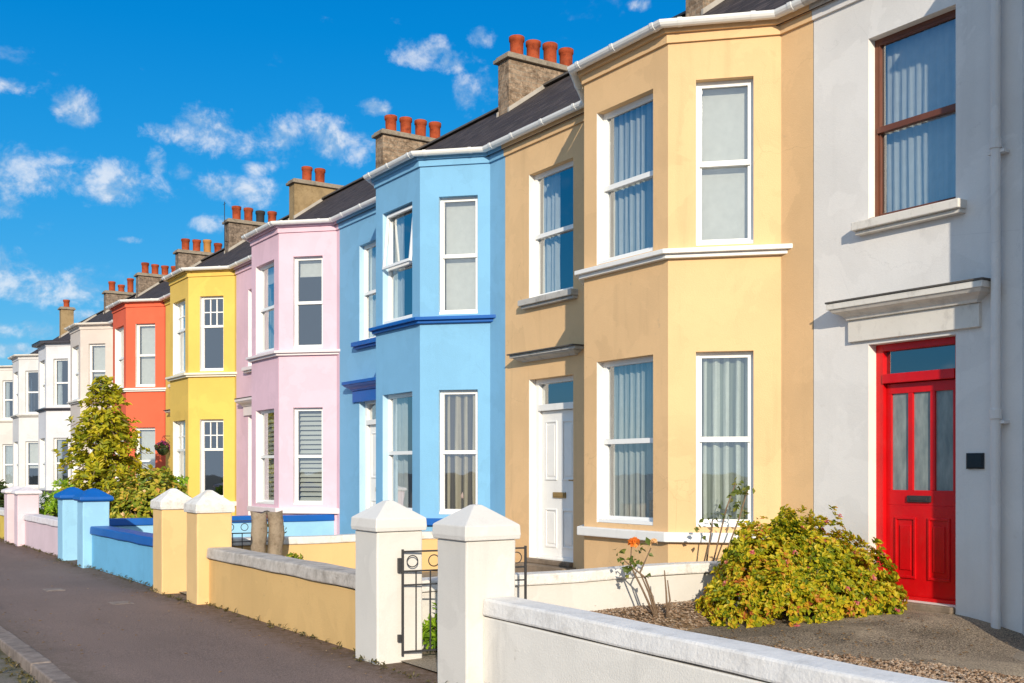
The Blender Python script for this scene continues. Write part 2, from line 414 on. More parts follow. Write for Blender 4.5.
def house(i, name, label, wallm, revealm, trim, off=.12, dz=-.05, hood='small', hoodm=None, frame=None,
          styles=('net',)*6, bars=False, door='white', chimney=None, gut=None, bandm=None, mainwin='net', dwshift=0., split=.5, lowband=True, bands=True, BAY=BAY, tilt=False, sillm=None, eavebox=False):
    frame = frame or UPVC; gut = gut or GUTTER; bandm = bandm or trim; sillm = sillm or trim
    y_near = 6.90 + (WID-.033)*0 + 5.185*i if i > 0 else (6.90 if i == 0 else 1.71)
    W = 5.185
    root = thing(name, (XF, y_near, 0), label, 'house', 'terraced houses in the row')
    y1 = off; y2 = off+BAY; y3 = y2+FW; y4 = y3+BAY; b = BAY
    zu0, zu1 = 3.505+dz, 5.095+dz; zl0, zl1 = .807+dz, 2.487+dz
    db0, db1 = .25, (2.44 if door == 'red' else 2.50)
    # door/window column
    wy0, wy1 = (3.72, 4.575) if door == 'red' else (3.69+dwshift, 4.63+dwshift)
    mb = MB()
    tM = (0,-1)
    holesM = [(W-wy1, W-wy0, zu0, zu1), (W-wy1, W-wy0, db0, db1)]
    panel(mb, (0,W), tM, W-y4, -.15, EAVE, holesM, .15)
    panel(mb, (0,y1), tM, y1, -.15, EAVE, [], .15)
    zr = EAVE + PITCH*RIDGE
    for y, s in ((.002,1),(W-.002,-1)):
        mb.face([(0,y,-.15),(8.4,y,-.15),(8.4,y,EAVE),(RIDGE,y,zr-.02),(0,y,EAVE)][::s], 3)
    mb.face([(8.4,0,-.15),(8.4,W,-.15),(8.4,W,EAVE),(8.4,0,EAVE)], 0)
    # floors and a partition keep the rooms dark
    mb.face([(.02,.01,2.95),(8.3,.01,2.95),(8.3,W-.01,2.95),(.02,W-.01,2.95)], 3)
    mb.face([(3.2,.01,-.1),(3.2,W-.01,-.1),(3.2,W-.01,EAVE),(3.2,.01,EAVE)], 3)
    mb.build('wall', [wallm, revealm, wallm, ROOM], root)
    # bay
    bb = MB(); s2 = 1/math.sqrt(2); CL = BAY*math.sqrt(2)
    facets = [((0,y4), (-s2,-s2), CL), ((-b,y3), (0,-1), FW), ((-b,y2), (s2,-s2), CL)]
    cw0, cw1 = .265, .805
    fw0 = (FW-.90)/2
    holes = [(CL-cw1, CL-cw0), (fw0, fw0+.90), (cw0, cw1)]
    for (p0,t,L),(a,c) in zip(facets, holes):
        panel(bb, p0, t, L, -.15, EAVE-.02, [(a,c,zu0,zu1),(a,c,zl0,zl1)], .12)
    bb.build('bay', [wallm, revealm, wallm], root)
    # windows
    def place(p0, t, u0, u1, za, zb, style, brs=False, sp=split, fr=frame):
        fm, gm, cm = win_meshes(u1-u0, zb-za, style, fr, sp, brs is True)
        ang = math.atan2(t[1], t[0])
        wn = link('window', fm, root, 0, (p0[0]+t[0]*u0, p0[1]+t[1]*u0, za), ang)
        link('pane', gm, wn)
        if cm: link(cm.name.split('.')[0], cm, wn)
        if brs == 'tilt':
            w_, h_ = u1-u0, zb-za; q = MB(); hh = h_*.5
            for bx in ((.03,.065,0,hh-.01),(w_-.065,w_-.03,0,hh-.01),(.0652,w_-.0652,0,.04),(.0652,w_-.0652,hh-.05,hh-.01)):
                q.box(bx[0],bx[1],-.02,.015,-hh+bx[2],-hh+bx[3])
            sh = q.build('sash', fr, wn, .002, loc=(0,.07,h_-.02)); sh.rotation_euler[0] = R(-5.5)
        return wn
    k = 0
    for (p0,t,L),(a,c) in list(zip(facets, holes))[::-1]:
        place(p0, t, a, c, zu0, zu1, styles[k], 'tilt' if (tilt and k == 2) else bars, .60 if bars else split); place(p0, t, a, c, zl0, zl1, styles[k+1], bars, .62 if bars else split); k += 2
    wm = place((0,W), tM, W-wy1, W-wy0, zu0, zu1, mainwin, bars, .60 if bars else split)
    sl = MB(); w_ = wy1-wy0
    sl.box(-.10, w_+.10, -.11, .085, -.075, 0); sl.box(-.09, w_+.09, -.07, .02, -.11, -.0752)
    sl.build('sill', sillm, wm, .008)
    # profile path round the bay
    def path(p): return [(-p,W),(-p,y4+.4142*p),(-b-p,y3+.4142*p),(-b-p,y2-.4142*p),(-p,y1-.4142*p),(-p,0)]
    def bayband(p, z0, z1):
        q = MB(); q.prism([(.03,y4+1.4142*p+.03),(0,y4+1.4142*p),(-b-p,y3+.4142*p),(-b-p,y2-.4142*p),(0,y1-1.4142*p),(.03,y1-1.4142*p-.03)], z0, z1); return q
    q = bayband(.10, 3.425+dz, 3.47+dz); q2 = bayband(.055, 3.385+dz, 3.4248+dz)
    off_ = len(q.v); q.v += q2.v; q.f += [[a+off_ for a in f] for f in q2.f]; q.mi += q2.mi
    if bands: q.build('string_course', bandm, root, .006)
    if lowband and bands:
        q = bayband(.075, .66+dz, .755+dz); q.build('sill_course', bandm, root, .01)
    # frieze, soffit, bay roof, gutter, roof
    fz = MB(); fz.prism(path(.025)+[(.03,0),(.03,W)], 5.462, 5.548); fz.build('frieze', wallm, root)
    if eavebox:
        so = MB(); so.prism(path(.20)+[(.05,0),(.05,W)], 5.549, 5.625); so.build('soffit', DARKT, root)
        hp = MB(); hp.rings([[(x,y,5.627) for x,y in path(.22)], [(x+.45,y,5.72) for x,y in path(.0)]], closed=False, cap=False); hp.build('bay_roof', SLATE, root)
    else:
        so = MB(); so.prism(path(.06)+[(.05,0),(.05,W)], 5.549, 5.60); so.build('soffit', gut if gut is not GUTTER else wallm, root)
        br = MB(); br.prism([(.05,y4),(-b-.08,y3+.03),(-b-.08,y2-.03),(.05,y1)], 5.601, 5.625); br.build('bay_roof', FLATROOF, root)
        prof = []
        for a in range(0, 9):
            t = math.pi + math.pi*a/8; prof.append((.118+.056*math.cos(t), 5.636+.062*math.sin(t)))
        prof += [(.166,5.636),(.162,5.62),(.118,5.586),(.074,5.62),(.070,5.636)]
        rr = [[(*path(p)[kk], z) for (p,z) in prof] for kk in range(6)]
        gt = MB(); gt.rings(rr)
        # joints and brackets
        def collar(pa, pb, f):
            x = pa[0]+(pb[0]-pa[0])*f; y = pa[1]+(pb[1]-pa[1])*f
            d = Vector((pb[0]-pa[0], pb[1]-pa[1], 0)).normalized(); n = Vector((d.y, -d.x, 0))
            if n.x > 0: n = -n
            ring = []
            for sgn in (-.022, .022):
                r = []
                for a in range(0, 9):
                    t = math.pi + math.pi*a/8
                    r.append(tuple(Vector((x,y,5.640)) + d*sgn + n*(-.063*math.cos(t)) + Vector((0,0,.070*math.sin(t)))))
                ring.append(r)
            gt.rings(ring)
        pc = path(.118)
        for f in (.2,.55,.9): collar(pc[0],pc[1],f)
        for f in (.1,.5,.93): collar(pc[2],pc[3],f)
        for f in (.16,.8): collar(pc[3],pc[4],f)
        collar(pc[1],pc[2],.5); collar(pc[4],pc[5],.6)
        gt.build('gutter', gut, root, fix=True)
    rf = MB()
    x0, z0 = -.05, EAVE+.005-.05*PITCH+.02
    for (xa,za,xb,zb) in ((x0,z0,RIDGE,zr+.025),(8.45,EAVE,RIDGE,zr+.025)):
        bq = len(rf.v); th = .05
        for y in (.002, W-.002):
            rf.v += [(xa,y,za),(xb,y,zb),(xb,y,zb-th),(xa,y,za-th)]
        for q in ((0,1,5,4),(1,2,6,5),(2,3,7,6),(3,0,4,7),(0,3,2,1),(4,5,6,7)):
            rf.f.append([bq+a for a in q]); rf.mi.append(0)
    roof = rf.build('roof', SLATE, root, fix=True)
    rg = MB()
    n = 11
    for kk in range(n):
        ya, yb = .004+kk*(W-.008)/n, .004+(kk+1)*(W-.008)/n-.012
        rg.rings([[(RIDGE+.13*math.cos(a), y, zr+.0+.09*math.sin(a)) for a in [math.pi*j/6 for j in range(7)]] for y in (ya,yb)])
    rg.build('ridge_tiles', LEADT, roof, fix=True)
    # chimney
    if chimney:
        cm_, pots, xa, xb, zt, zpots = chimney
        c = MB()
        c.box(xa, xb, W-.19, W+.19, EAVE+PITCH*xa*.8, zt-.10)
        ch = c.build('chimney', cm_, root, .01)
        cc = MB(); cc.box(xa-.07, xb+.07, W-.26, W+.26, zt-.10, zt-.03); cc.box(xa-.03, xb+.03, W-.22, W+.22, zt-.0295, zt+.02)
        cc.build('chimney_cap', STACKCAP, ch, .012)
        fl = MB()
        for y0_, y1_ in ((W-.215, W-.17), (W+.17, W+.215)):
            bq = len(fl.v)
            for y in (y0_, y1_):
                for x, dzz in ((xa-.02,0),(RIDGE,0),(RIDGE,.09),(xa-.02,.09)):
                    fl.v.append((x, y, EAVE+PITCH*x+.02+dzz))
            for q in ((0,1,2,3),(7,6,5,4),(0,4,5,1),(1,5,6,2),(2,6,7,3),(3,7,4,0)): fl.f.append([bq+a for a in q]); fl.mi.append(0)
        fl.build('flashing', MORTAR, ch, fix=True)
        for (px, hgt, pm) in pots:
            p = MB(); r = .136
            p.lathe([(r*1.05,0),(r*1.05,.03),(r*.92,.05),(r*.95,hgt-.10),(r*1.08,hgt-.085),(r*1.10,hgt-.01),(r*1.02,hgt),(r*.82,hgt),(r*.80,hgt-.2),(.001,hgt-.2)], n=18)
            po = p.build('chimney_pot', pm, ch, 0, True, loc=(px, W+random.uniform(-.015,.015), zt+.02), rotz=random.uniform(0,6)); po.rotation_euler[0] = random.uniform(-.02,.02); po.scale = (1,1,random.uniform(.93,1.07))
    # door
    if door == 'red': dm, dg = REDP, DARKGLASS
    else: dm, dg = WHITE, GLASS
    dw = wy1-wy0
    ang = -math.pi/2
    origin = (0, wy1, db0)
    H = db1-db0
    f = MB(); e = .075
    f.box(0, e, .10, .20, 0, H); f.box(dw-e, dw, .10, .20, 0, H); f.box(e, dw-e, .10, .20, H-.06, H)
    f.box(e, dw-e, .085, .20, 1.85, 1.93); f.box(e, dw-e, .11, .22, -.0, .03)
    df = f.build('door_frame', dm, root, .004, loc=origin, rotz=ang)
    g = MB(); g.face([(e,.15,1.93),(dw-e,.15,1.93),(dw-e,.15,H-.06),(e,.15,H-.06)]); g.build('pane', dg, df)
    d = MB(); x0, x1 = e+.004, dw-e-.004; yd = .145; wd = x1-x0
    if door == 'red':
        pw = .17; gap = (wd-3*pw)/4; zt0, zt1 = .93, 1.76
        d.box(x0, x1, yd, yd+.045, .03, .80); d.box(x0, x1, yd, yd+.045, .8002, zt0); d.box(x0, x1, yd, yd+.045, zt1, 1.845)
        for kk in range(4):
            xs = x0+kk*(pw+gap); d.box(xs, xs+gap, yd, yd+.045, zt0+.0002, zt1-.0002)
        for kk in range(2):
            xa, xb = x0+.09+kk*(wd/2-.02), x0+wd/2-.05+kk*(wd/2-.02)
            for (q0,q1,r0,r1) in ((xa,xb,.18,.20),(xa,xb,.68,.70),(xa,xa+.02,.2002,.6798),(xb-.02,xb,.2002,.6798)):
                d.box(q0,q1,yd-.014,yd-.0002,r0,r1)
            d.box(xa+.05, xb-.05, yd-.010, yd-.0002, .25, .63)
        do = d.build('door', dm, root, .003, loc=origin, rotz=ang)
        g = MB()
        for kk in range(3):
            xs = x0+gap+kk*(pw+gap); g.face([(xs,yd+.02,zt0),(xs+pw,yd+.02,zt0),(xs+pw,yd+.02,zt1),(xs,yd+.02,zt1)])
        g.build('pane', FROST, do)
        lb = MB(); xm = (x0+x1)/2; lb.box(xm-.13, xm+.10, yd-.02, yd-.0004, .83, .885); lb.box(xm-.10, xm+.07, yd-.026, yd-.0204, .842, .872); lb.build('letterbox', BLACKM, do, .003)
    else:
        d.box(x0, x1, yd, yd+.045, .03, 1.845)
        for (za,zb) in ((.14,.62),(.98,1.72)):
            for kk in range(2):
                xa, xb = x0+.09+kk*(wd/2-.03), x0+wd/2-.06+kk*(wd/2-.03)
                for (q0,q1,r0,r1) in ((xa,xb,za,za+.02),(xa,xb,zb-.02,zb),(xa,xa+.02,za+.0202,zb-.0202),(xb-.02,xb,za+.0202,zb-.0202)):
                    d.box(q0,q1,yd-.014,yd-.0002,r0,r1)
                d.box(xa+.045, xb-.045, yd-.009, yd-.0002, za+.05, zb-.05)
        do = d.build('door', dm, root, .003, loc=origin, rotz=ang)
        xm = (x0+x1)/2
        lb = MB(); lb.box(xm-.13, xm+.13, yd-.02, yd-.0004, .76, .83); lb.box(xm-.11, xm+.11, yd-.026, yd-.0204, .775, .815); lb.build('letterbox', BRASS, do, .003)
        hd = MB(); hd.box(x1-.07, x1-.03, yd-.012, yd-.0004, .86, 1.06); hd.tube([(x1-.05,yd-.012,.98),(x1-.05,yd-.055,.98),(x1-.13,yd-.055,.98)], .009); hd.build('handle', BRASS, do)
    # hallway behind the door keeps dark; door step
    stp = MB(); stp.box(-.20, .10, wy0-.06, wy1+.06, -.05, db0-.06); stp.box(-.06, .16, wy0+.002, wy1-.002, db0-.0598, db0-.001); stp.build('door_step', STEP, root, .012)
    # hood
    hoodm = hoodm or trim
    ya, yb = (3.43, 4.95) if hood == 'panel' else (3.46, 4.86)
    ya += dwshift; yb = min(W-.03, yb+dwshift)
    h = MB()
    if hood == 'panel':
        h.box(-.175, .02, ya, yb, 2.762, 2.815); pr = [(.165,2.7615),(.145,2.735),(.10,2.715),(.07,2.69),(.06,2.665)]
    else:
        h.box(-.15, .02, ya, yb, 2.780, 2.815); pr = [(.135,2.7795),(.12,2.765),(.075,2.748),(.05,2.735),(.045,2.725)]
    h.rings([[(.02,ya+.18-p,z),(-p,ya+.18-p,z),(-p,yb-.18+p,z),(.02,yb-.18+p,z)] for p,z in pr][::-1])
    if hood == 'panel':
        h.box(-.035, .02, ya+.12, yb-.12, 2.475, 2.6645)
    hd_ = h.build('door_hood', hoodm, root, .005)
    if hoodm not in (BLUET,):
        hl = MB(); hl.box(-.185, .015, ya-.01, yb+.01, 2.8155, 2.832); hl.build('hood_flashing', LEADT, hd_, .004)
    return root, dict(y1=y1,y2=y2,y3=y3,y4=y4,W=W,wy0=wy0,wy1=wy1)

def P4(m, xa=3.32, n=4, sp=.38, hs=None, ms=None):
    hs = hs or [.40]*n; ms = ms or [TERRA]*n
    return [(xa+.30+k*sp, hs[k], ms[k]) for k in range(n)]

cream_c = (.72,.475,.25)
CREAM = wall_mat('cream_render', cream_c, .7, .26)
GREYW = wall_mat('offwhite_render', (.72,.70,.68), .35, .2)
BLUE = wall_mat('blue_render', (.19,.42,.64), .35, .3)
PINK = wall_mat('pink_render', (.72,.49,.575), .35, .3)
YELL = wall_mat('yellow_render', (.74,.50,.115), .35, .3)
ORNG = wall_mat('orange_render', (.69,.125,.062), .35, .3)
BEIG = wall_mat('beige_render', (.60,.535,.49), .35, .3)
WHI1 = wall_mat('white_render', (.62,.62,.655), .35, .3)
WHI2 = wall_mat('ivory_render', (.62,.61,.615), .35, .3)
BEI2 = wall_mat('pale_cream_render', (.62,.585,.56), .35, .3)
BLUER = wall_mat('pale_blue_reveal', (.42,.62,.78), .2, .1)
PINKR = wall_mat('pale_pink_reveal', (.78,.68,.70), .2, .1)
CRWHITE = wall_mat('white_reveal', (.78,.76,.72), .2, .1)
PINKT = paint_mat('pale_pink_trim', (.76,.67,.68), .5, .06, .1, .1)
YELT = paint_mat('pale_yellow_trim', (.80,.74,.60), .5, .06, .1, .1)
CRT = paint_mat('offwhite_trim', (.72,.68,.62), .55, .08, .1, .3)

hg, info = house(-1, 'grey_house', 'off-white house with a red front door and brown framed window above it', GREYW, CRWHITE, CRT, off=.31, dz=0,
      hood='panel', hoodm=CRT, frame=BROWNF, styles=('net','net','net','net','net','net'), door='red', mainwin='net', gut=GREYT, bands=False, dwshift=-.06)
# number plaque and downpipe
pl = MB(); pl.box(-.018, .005, 5.175-1.71, 5.325-1.71, 1.36, 1.485); pl.box(-.023, -.0182, 5.185-1.71, 5.315-1.71, 1.37, 1.475)
pl.build('number_plaque', paint_mat('plaque_black', (.012,.013,.02), .2, .1, .02), hg, .003)
dp = MB(); yp = 5.03-1.71
dp.tube([(-.075,yp,.03),(-.075,yp,5.45),(-.15,yp,5.60)], .036, 12)
for z in (1.78, 3.86): dp.lathe([(.036,z-.04),(.046,z-.035),(.046,z+.035),(.036,z+.04)], -.075, yp, 12)
for z in (1.72, 3.80): dp.box(-.075, .01, yp-.07, yp+.07, z-.012, z+.012)
dp.build('downpipe', GREYW, hg, 0, False, True)

house(0, 'cream_house', 'cream yellow house with a two storey bay and a white panelled front door', CREAM, CRWHITE, WHITE, off=.39, dz=0,
      hood='small', hoodm=GREYT, styles=('blind','pleat','vert','vert','net','net'), mainwin='sideleft',
      chimney=(STACK, P4(STACK), 3.32, 5.12, 9.10, 4), sillm=GREYT)
house(1, 'blue_house', 'sky blue house with royal blue sills and door hood', BLUE, BLUER, BLUET, off=.37, BAY=.69, dwshift=-.22, tilt=True,
      hood='panel', hoodm=BLUET, styles=('blind','drape','side','sideleft','net','net'), mainwin='side', sillm=BLUET,
      chimney=(STACK, P4(STACK), 3.32, 5.12, 9.10, 4))
house(2, 'pink_house', 'pale pink house with a pink and lilac bay and white windows', PINK, PINKR, PINKT, off=.12,
      hood='panel', styles=('blindhalf','venetian','blindhalf','venetian','net','net'), mainwin='net', dwshift=-.16,
      chimney=(STACK, P4(STACK), 3.32, 5.12, 9.02, 4))
house(3, 'yellow_house', 'bright yellow house with small panes in the upper half of each bay window', YELL, CRWHITE, YELT, off=.10,
      styles=('none','none','net','net','none','none'), bars=True, dwshift=-.1,
      chimney=(STACKTAN, [(3.75,.42,TERRA),(4.12,.40,TERRA)], 3.32, 5.05, 9.06, 4))
house(4, 'orange_house', 'bright orange house with white windows behind the garden tree', ORNG, CRWHITE, WHITE, off=.10,
      styles=('blind','blind','blind','net','net','net'), dwshift=-.1,
      chimney=(STACKGREY, P4(STACK, ms=[TERRA,TERRA,DARKPOT,TERRA], hs=[.42,.42,.36,.40]), 3.32, 5.12, 9.0, 4))
house(5, 'beige_house', 'pale beige house beside the orange one with a plain light cornice', BEIG, CRWHITE, CRT, off=.12,
      styles=('blindupper','net','net','net','net','net'), dwshift=-.1, gut=CRT,
      chimney=(STACKGREY, P4(STACK, ms=[TERRA,TERRA,TANPOT,TERRA], hs=[.42,.42,.44,.36]), 3.32, 5.12, 8.94, 4))
house(6, 'white_house', 'white house with overhanging dark eaves and a black sill band', WHI1, CRWHITE, DARKT, off=.05,
      styles=('side','side','side','net','net','net'), dwshift=-.1, eavebox=True,
      chimney=(STACKGREY, P4(STACK), 3.32, 5.12, 8.92, 4))
house(7, 'ivory_house', 'plain ivory white house with a thin grey sill band', WHI2, CRWHITE, GREYT, off=.05,
      styles=('none','blindupper','none','net','net','net'), dwshift=-.1, gut=CRT,
      chimney=(STACKGREY, P4(STACK, hs=[.42,.30,.66,.34]), 3.32, 5.12, 8.95, 4))
house(8, 'pale_cream_house', 'pale cream house next to the far end of the terrace at the left edge', BEI2, CRWHITE, CRT, off=.10,
      styles=('side','net','net','net','net','net'), dwshift=-.1, gut=CRT,
      chimney=(STACKTAN, [(2.82,.34,TERRA)], 2.55, 3.10, 8.85, 4))
house(9, 'end_house', 'far end house of the terrace, only just showing past the pale cream one', WHI1, CRWHITE, CRT, off=.10,
      styles=('side','net','net','net','net','net'), dwshift=-.1, gut=CRT)

# aerial on the orange house's chimney is a thing fixed to it
ae = MB(); ae.tube([(0,0,0),(0,0,1.45)], .012, 6); ae.tube([(.0,0,.25),(.16,.03,.25)], .012, 5); ae.tube([(0,-.14,1.38),(0,.14,1.38)], .006, 5)
tag(ae.build('tv_aerial', BLACKM, None, loc=(XF+3.18, 6.9+5.185*5-.20, 8.05)), 'thin dark television aerial on the chimney between the orange and beige houses', 'aerial')

# ------------------------------------------------------------------ ground
def sheet(name, x0, x1, y0, y1, z, mat, z1=None, kind='structure', nx=1, ny=1, hf=None):
    m = MB(); rows = []
    for j in range(ny+1):
        row = []
        for i in range(nx+1):
            x = x0+(x1-x0)*i/nx; y = y0+(y1-y0)*j/ny
            zz = z if z1 is None else z+(z1-z)*i/nx
            if hf: zz += hf(x,y)
            row.append((x,y,zz))
        rows.append(row)
    for j in range(ny):
        for i in range(nx):
            m.face([rows[j][i],rows[j][i+1],rows[j+1][i+1],rows[j+1][i]])
    o = m.build(name, mat); o['kind'] = kind; return o

def ground_mat(name, c1, c2, c3, scale, speck=200., bump=.5, edge=None, patch=.6, moss=None):
    m, N, out = newmat(name)
    P = N.new('ShaderNodeNewGeometry').outputs['Position']
    n1 = N.noise(N.scale(P, 1, .45, 1), scale, 6, .65)
    col = N.ramp(n1, [(.32,c1),(.5,c2),(.68,c3)])
    sp = N.noise(P, speck, 2, .7)
    col = N.mix(N.rng(sp, .42, .75), col, dark(c3, 1.45))
    col = N.mix(N.m('MULTIPLY', N.rng(sp, .50, .28), .6), col, dark(c1, .55))
    pt = N.rng(N.noise(P, scale*.35, 3, .5), .53, .57)
    col = N.mix(N.m('MULTIPLY', pt, .22*patch), col, dark(c1, .6))
    sep = N.new('ShaderNodeSeparateXYZ'); N.l.new(P, sep.inputs[0])
    if edge:   # grit and dirt swept up along a wall foot or kerb
        for (xa, xb, cc) in edge:
            d = N.rng(N.m('ADD', sep.outputs[0], N.m('MULTIPLY', N.m('SUBTRACT', N.noise(P, 3.5, 6, .7), .5), .5)), xa, xb)
            dn = N.m('MULTIPLY', d, N.rng(N.noise(P, 14, 5, .7), .3, .6))
            col = N.mix(N.m('MULTIPLY', dn, .8), col, cc)
    h = N.m('ADD', sp, N.m('MULTIPLY', n1, .8))
    principled(N, out, col, .88, N.bump(h, bump, .012), .25)
    return m
PAVE = ground_mat('pavement_asphalt', (.146,.104,.086), (.180,.128,.106), (.216,.155,.128), .9, 120, .6,
                  edge=[(3.10,3.38,(.10,.062,.032)),(1.85,1.45,(.11,.085,.06))])
ROAD = ground_mat('road_asphalt', (.15,.125,.105), (.19,.16,.135), (.23,.195,.165), 1.2, 150, .6,
                  edge=[(1.05,1.36,(.085,.085,.03))])
GRND = ground_mat('grass_ground', (.08,.09,.085), (.10,.115,.11), (.13,.14,.135), .2, 30, .4)
TARM = ground_mat('path_tarmac', (.08,.062,.046), (.155,.122,.09), (.38,.30,.21), 2.4, 90, .9, patch=1.6)
CONC = ground_mat('garden_concrete', (.16,.125,.09), (.22,.18,.135), (.28,.235,.18), 1.1, 90, .5)
KERBM = stone_mat('kerb_stone', (.17,.135,.115), (.26,.21,.18), (.32,.265,.23), 10, .6, .6)

def gm():
    m, N, out = newmat('gravel_bed')
    P = N.new('ShaderNodeNewGeometry').outputs['Position']
    v = N.new('ShaderNodeTexVoronoi'); N.l.new(P, v.inputs['Vector']); v.inputs['Scale'].default_value = 42
    sep = N.new('ShaderNodeSeparateColor'); N.l.new(v.outputs['Color'], sep.inputs[0])
    col = N.ramp(sep.outputs[0], [(0,(.09,.055,.03)),(.35,(.19,.12,.07)),(.6,(.26,.18,.115)),(.85,(.34,.26,.19)),(1,(.12,.09,.07))])
    col = N.mix(N.rng(N.noise(P, 5, 5, .7), .5, .75), col, (.13,.085,.045))
    principled(N, out, col, .9, N.bump(N.m('MULTIPLY', v.outputs['Distance'], -1.), .9, .02), .2)
    return m
GRAV = gm()
def stone_rand():
    m, N, out = newmat('gravel_stone')
    g = N.new('ShaderNodeNewGeometry')
    col = N.ramp(g.outputs['Random Per Island'], [(0,(.10,.06,.035)),(.3,(.22,.135,.08)),(.6,(.32,.215,.14)),(.85,(.42,.33,.25)),(1,(.14,.11,.09))])
    principled(N, out, col, .85, None, .25)
    return m
GSTONE = stone_rand()

sheet('ground', -400, 400, -400, 400, -.16, GRND)
sheet('road', -7.5, 1.42, -60, 160, -.075, ROAD)
sheet('pavement', 1.52, 3.60, -40, 120, 0, PAVE, nx=8, ny=160, hf=lambda x,y: .006*math.sin(x*2.1+y*.7)+.004*math.sin(y*1.9))
kb = MB(); y = -20.
while y < 90:
    l = .91; j = random.uniform(-.004,.004)
    kb.box(1.395+j, 1.535+j, y, y+l-.006, -.25, .006+random.uniform(-.004,.004)); y += l
struct(kb.build('kerb', KERBM, None, .012))
sheet('garden_ground', 3.58, 7.95, -20, 70, .012, CONC, z1=.075)
# tarmac forecourt of the off-white house
pm = MB(); poly = [(6.02,1.8),(7.9,1.8),(7.9,6.55),(6.95,6.72),(6.1,6.72),(5.9,6.62),(5.95,5.65),(6.2,4.7)]
gz = lambda x: .012+(x-3.58)/4.37*.063
def sst(t): t = max(0, min(1, t)); return t*t*(3-2*t)
def pz(x, y): return gz(x)+.012 + .115*sst((y-4.55)/1.0)*sst((x-6.0)/1.4) - .05*sst((4.9-y)/.8)*sst((x-6.6)/1.)
nx, ny = 24, 50
def xl(y): return 5.9 + max(0, (5.65-y))*.30 if y < 5.65 else 5.9+.18*max(0,y-6.3)
for j in range(ny):
    for i in range(nx):
        q = []
        for (a_, b_) in ((i,j),(i+1,j),(i+1,j+1),(i,j+1)):
            y = 1.8+4.9*b_/ny; x = xl(y)+(7.88-xl(y))*a_/nx
            q.append((x,y,pz(x,y)+.006*math.sin(x*4+y*3)*math.sin(y*5)))
        pm.face(q)
struct(pm.build('path', TARM))
# gravel: bed sheets plus loose stones, uncountable
def mound(x, y):
    a = max(0, 1-((y-7.02)/.42)**2) * max(0, min(1,(x-4.6)/.6)) * max(0, min(1,(7.0-x)/.5))
    return .16*a
gb = MB()
def gsheet(x0,x1,y0,y1,nx,ny,f):
    P = [[(x0+(x1-x0)*i/nx, y0+(y1-y0)*j/ny) for i in range(nx+1)] for j in range(ny+1)]
    for j in range(ny):
        for i in range(nx):
            gb.face([(*p, f(*p)) for p in (P[j][i],P[j][i+1],P[j+1][i+1],P[j+1][i])])
bedz = lambda x,y: gz(x)+.006
gsheet(4.35,6.25,1.9,5.75,20,30,lambda x,y: gz(x)+.006+(.012*math.sin(x*5)*math.sin(y*4)+.01)*(1 if x<6.0 else .4))
gsheet(4.6,7.15,6.55,7.23,24,10,lambda x,y: gz(x)+.002+mound(x,y)+.012*math.sin(x*9)*math.sin(y*7))
def pebble(c, r):
    b = len(gb.v); a = random.uniform(0,6.28); sq = random.uniform(.5,.8)
    for dx,dy,dz_ in ((1,0,0),(0,1,0),(-1,0,0),(0,-1,0),(0,0,1),(0,0,-1)):
        k = r*random.uniform(.75,1.2)
        x = dx*math.cos(a)-dy*math.sin(a); yv = dx*math.sin(a)+dy*math.cos(a)
        gb.v.append((c[0]+x*k*1.25, c[1]+yv*k, c[2]+dz_*k*sq))
    for q in ((0,1,4),(1,2,4),(2,3,4),(3,0,4),(1,0,5),(2,1,5),(3,2,5),(0,3,5)): gb.f.append([b+i for i in q]); gb.mi.append(1)
for _ in range(11000):
    x = random.uniform(5.3,6.32); y = random.uniform(1.9,5.9)
    if x > 5.90+(5.65-y)*.30+random.gauss(0,.05): continue
    pebble((x,y,gz(x)+.026+.008*math.sin(x*5)*math.sin(y*4)), random.uniform(.006,.015))
for _ in range(2600):
    x = random.uniform(4.7,7.0); y = random.gauss(6.92,.17)
    if y > 7.2 or y < 6.5: continue
    pebble((x,y,gz(x)+.012+mound(x,y)), random.uniform(.006,.014))
struct(gb.build('gravel', [GRAV, GSTONE]), 'stuff')

# ------------------------------------------------------------------ garden walls, pillars
WWALL = wall_mat('white_wall_paint', (.74,.71,.66), 1.0, .25, (.30,.26,.20))
WCAP = stone_mat('white_coping', (.58,.56,.54), (.72,.70,.68), (.76,.74,.72), 7, .4, .12)
CWALL = wall_mat('cream_wall_paint', (.67,.44,.185), .5, .3)
STCAP = stone_mat('weathered_coping', (.34,.30,.26), (.52,.47,.42), (.62,.57,.52), 11, .7, .45)
WHCAP = stone_mat('flaking_white_coping', (.55,.51,.46), (.74,.71,.67), (.78,.76,.73), 12, .6, .22)
BWALL = wall_mat('blue_wall_paint', (.16,.45,.70), .4, .35)
BPIL = wall_mat('pale_blue_wall_paint', (.30,.56,.76), .4, .35)
PWALL = wall_mat('pink_wall_paint', (.70,.55,.60), .4, .35)
PCAP = stone_mat('pink_white_coping', (.62,.55,.57), (.72,.67,.69), (.78,.74,.75), 8, .4, .1)
YWALL = wall_mat('yellow_wall_paint', (.72,.52,.10), .4, .35)

def jag(o, amp, nz=7.):     # irregular hand-finished edges
    for v in o.data.vertices:
        c = v.co
        v.co += Vector((math.sin(c.y*nz+c.z*9)*amp, math.sin(c.x*nz*1.3+c.y*5)*amp*.4, math.sin(c.y*nz*.8+c.x*4)*amp*.7))

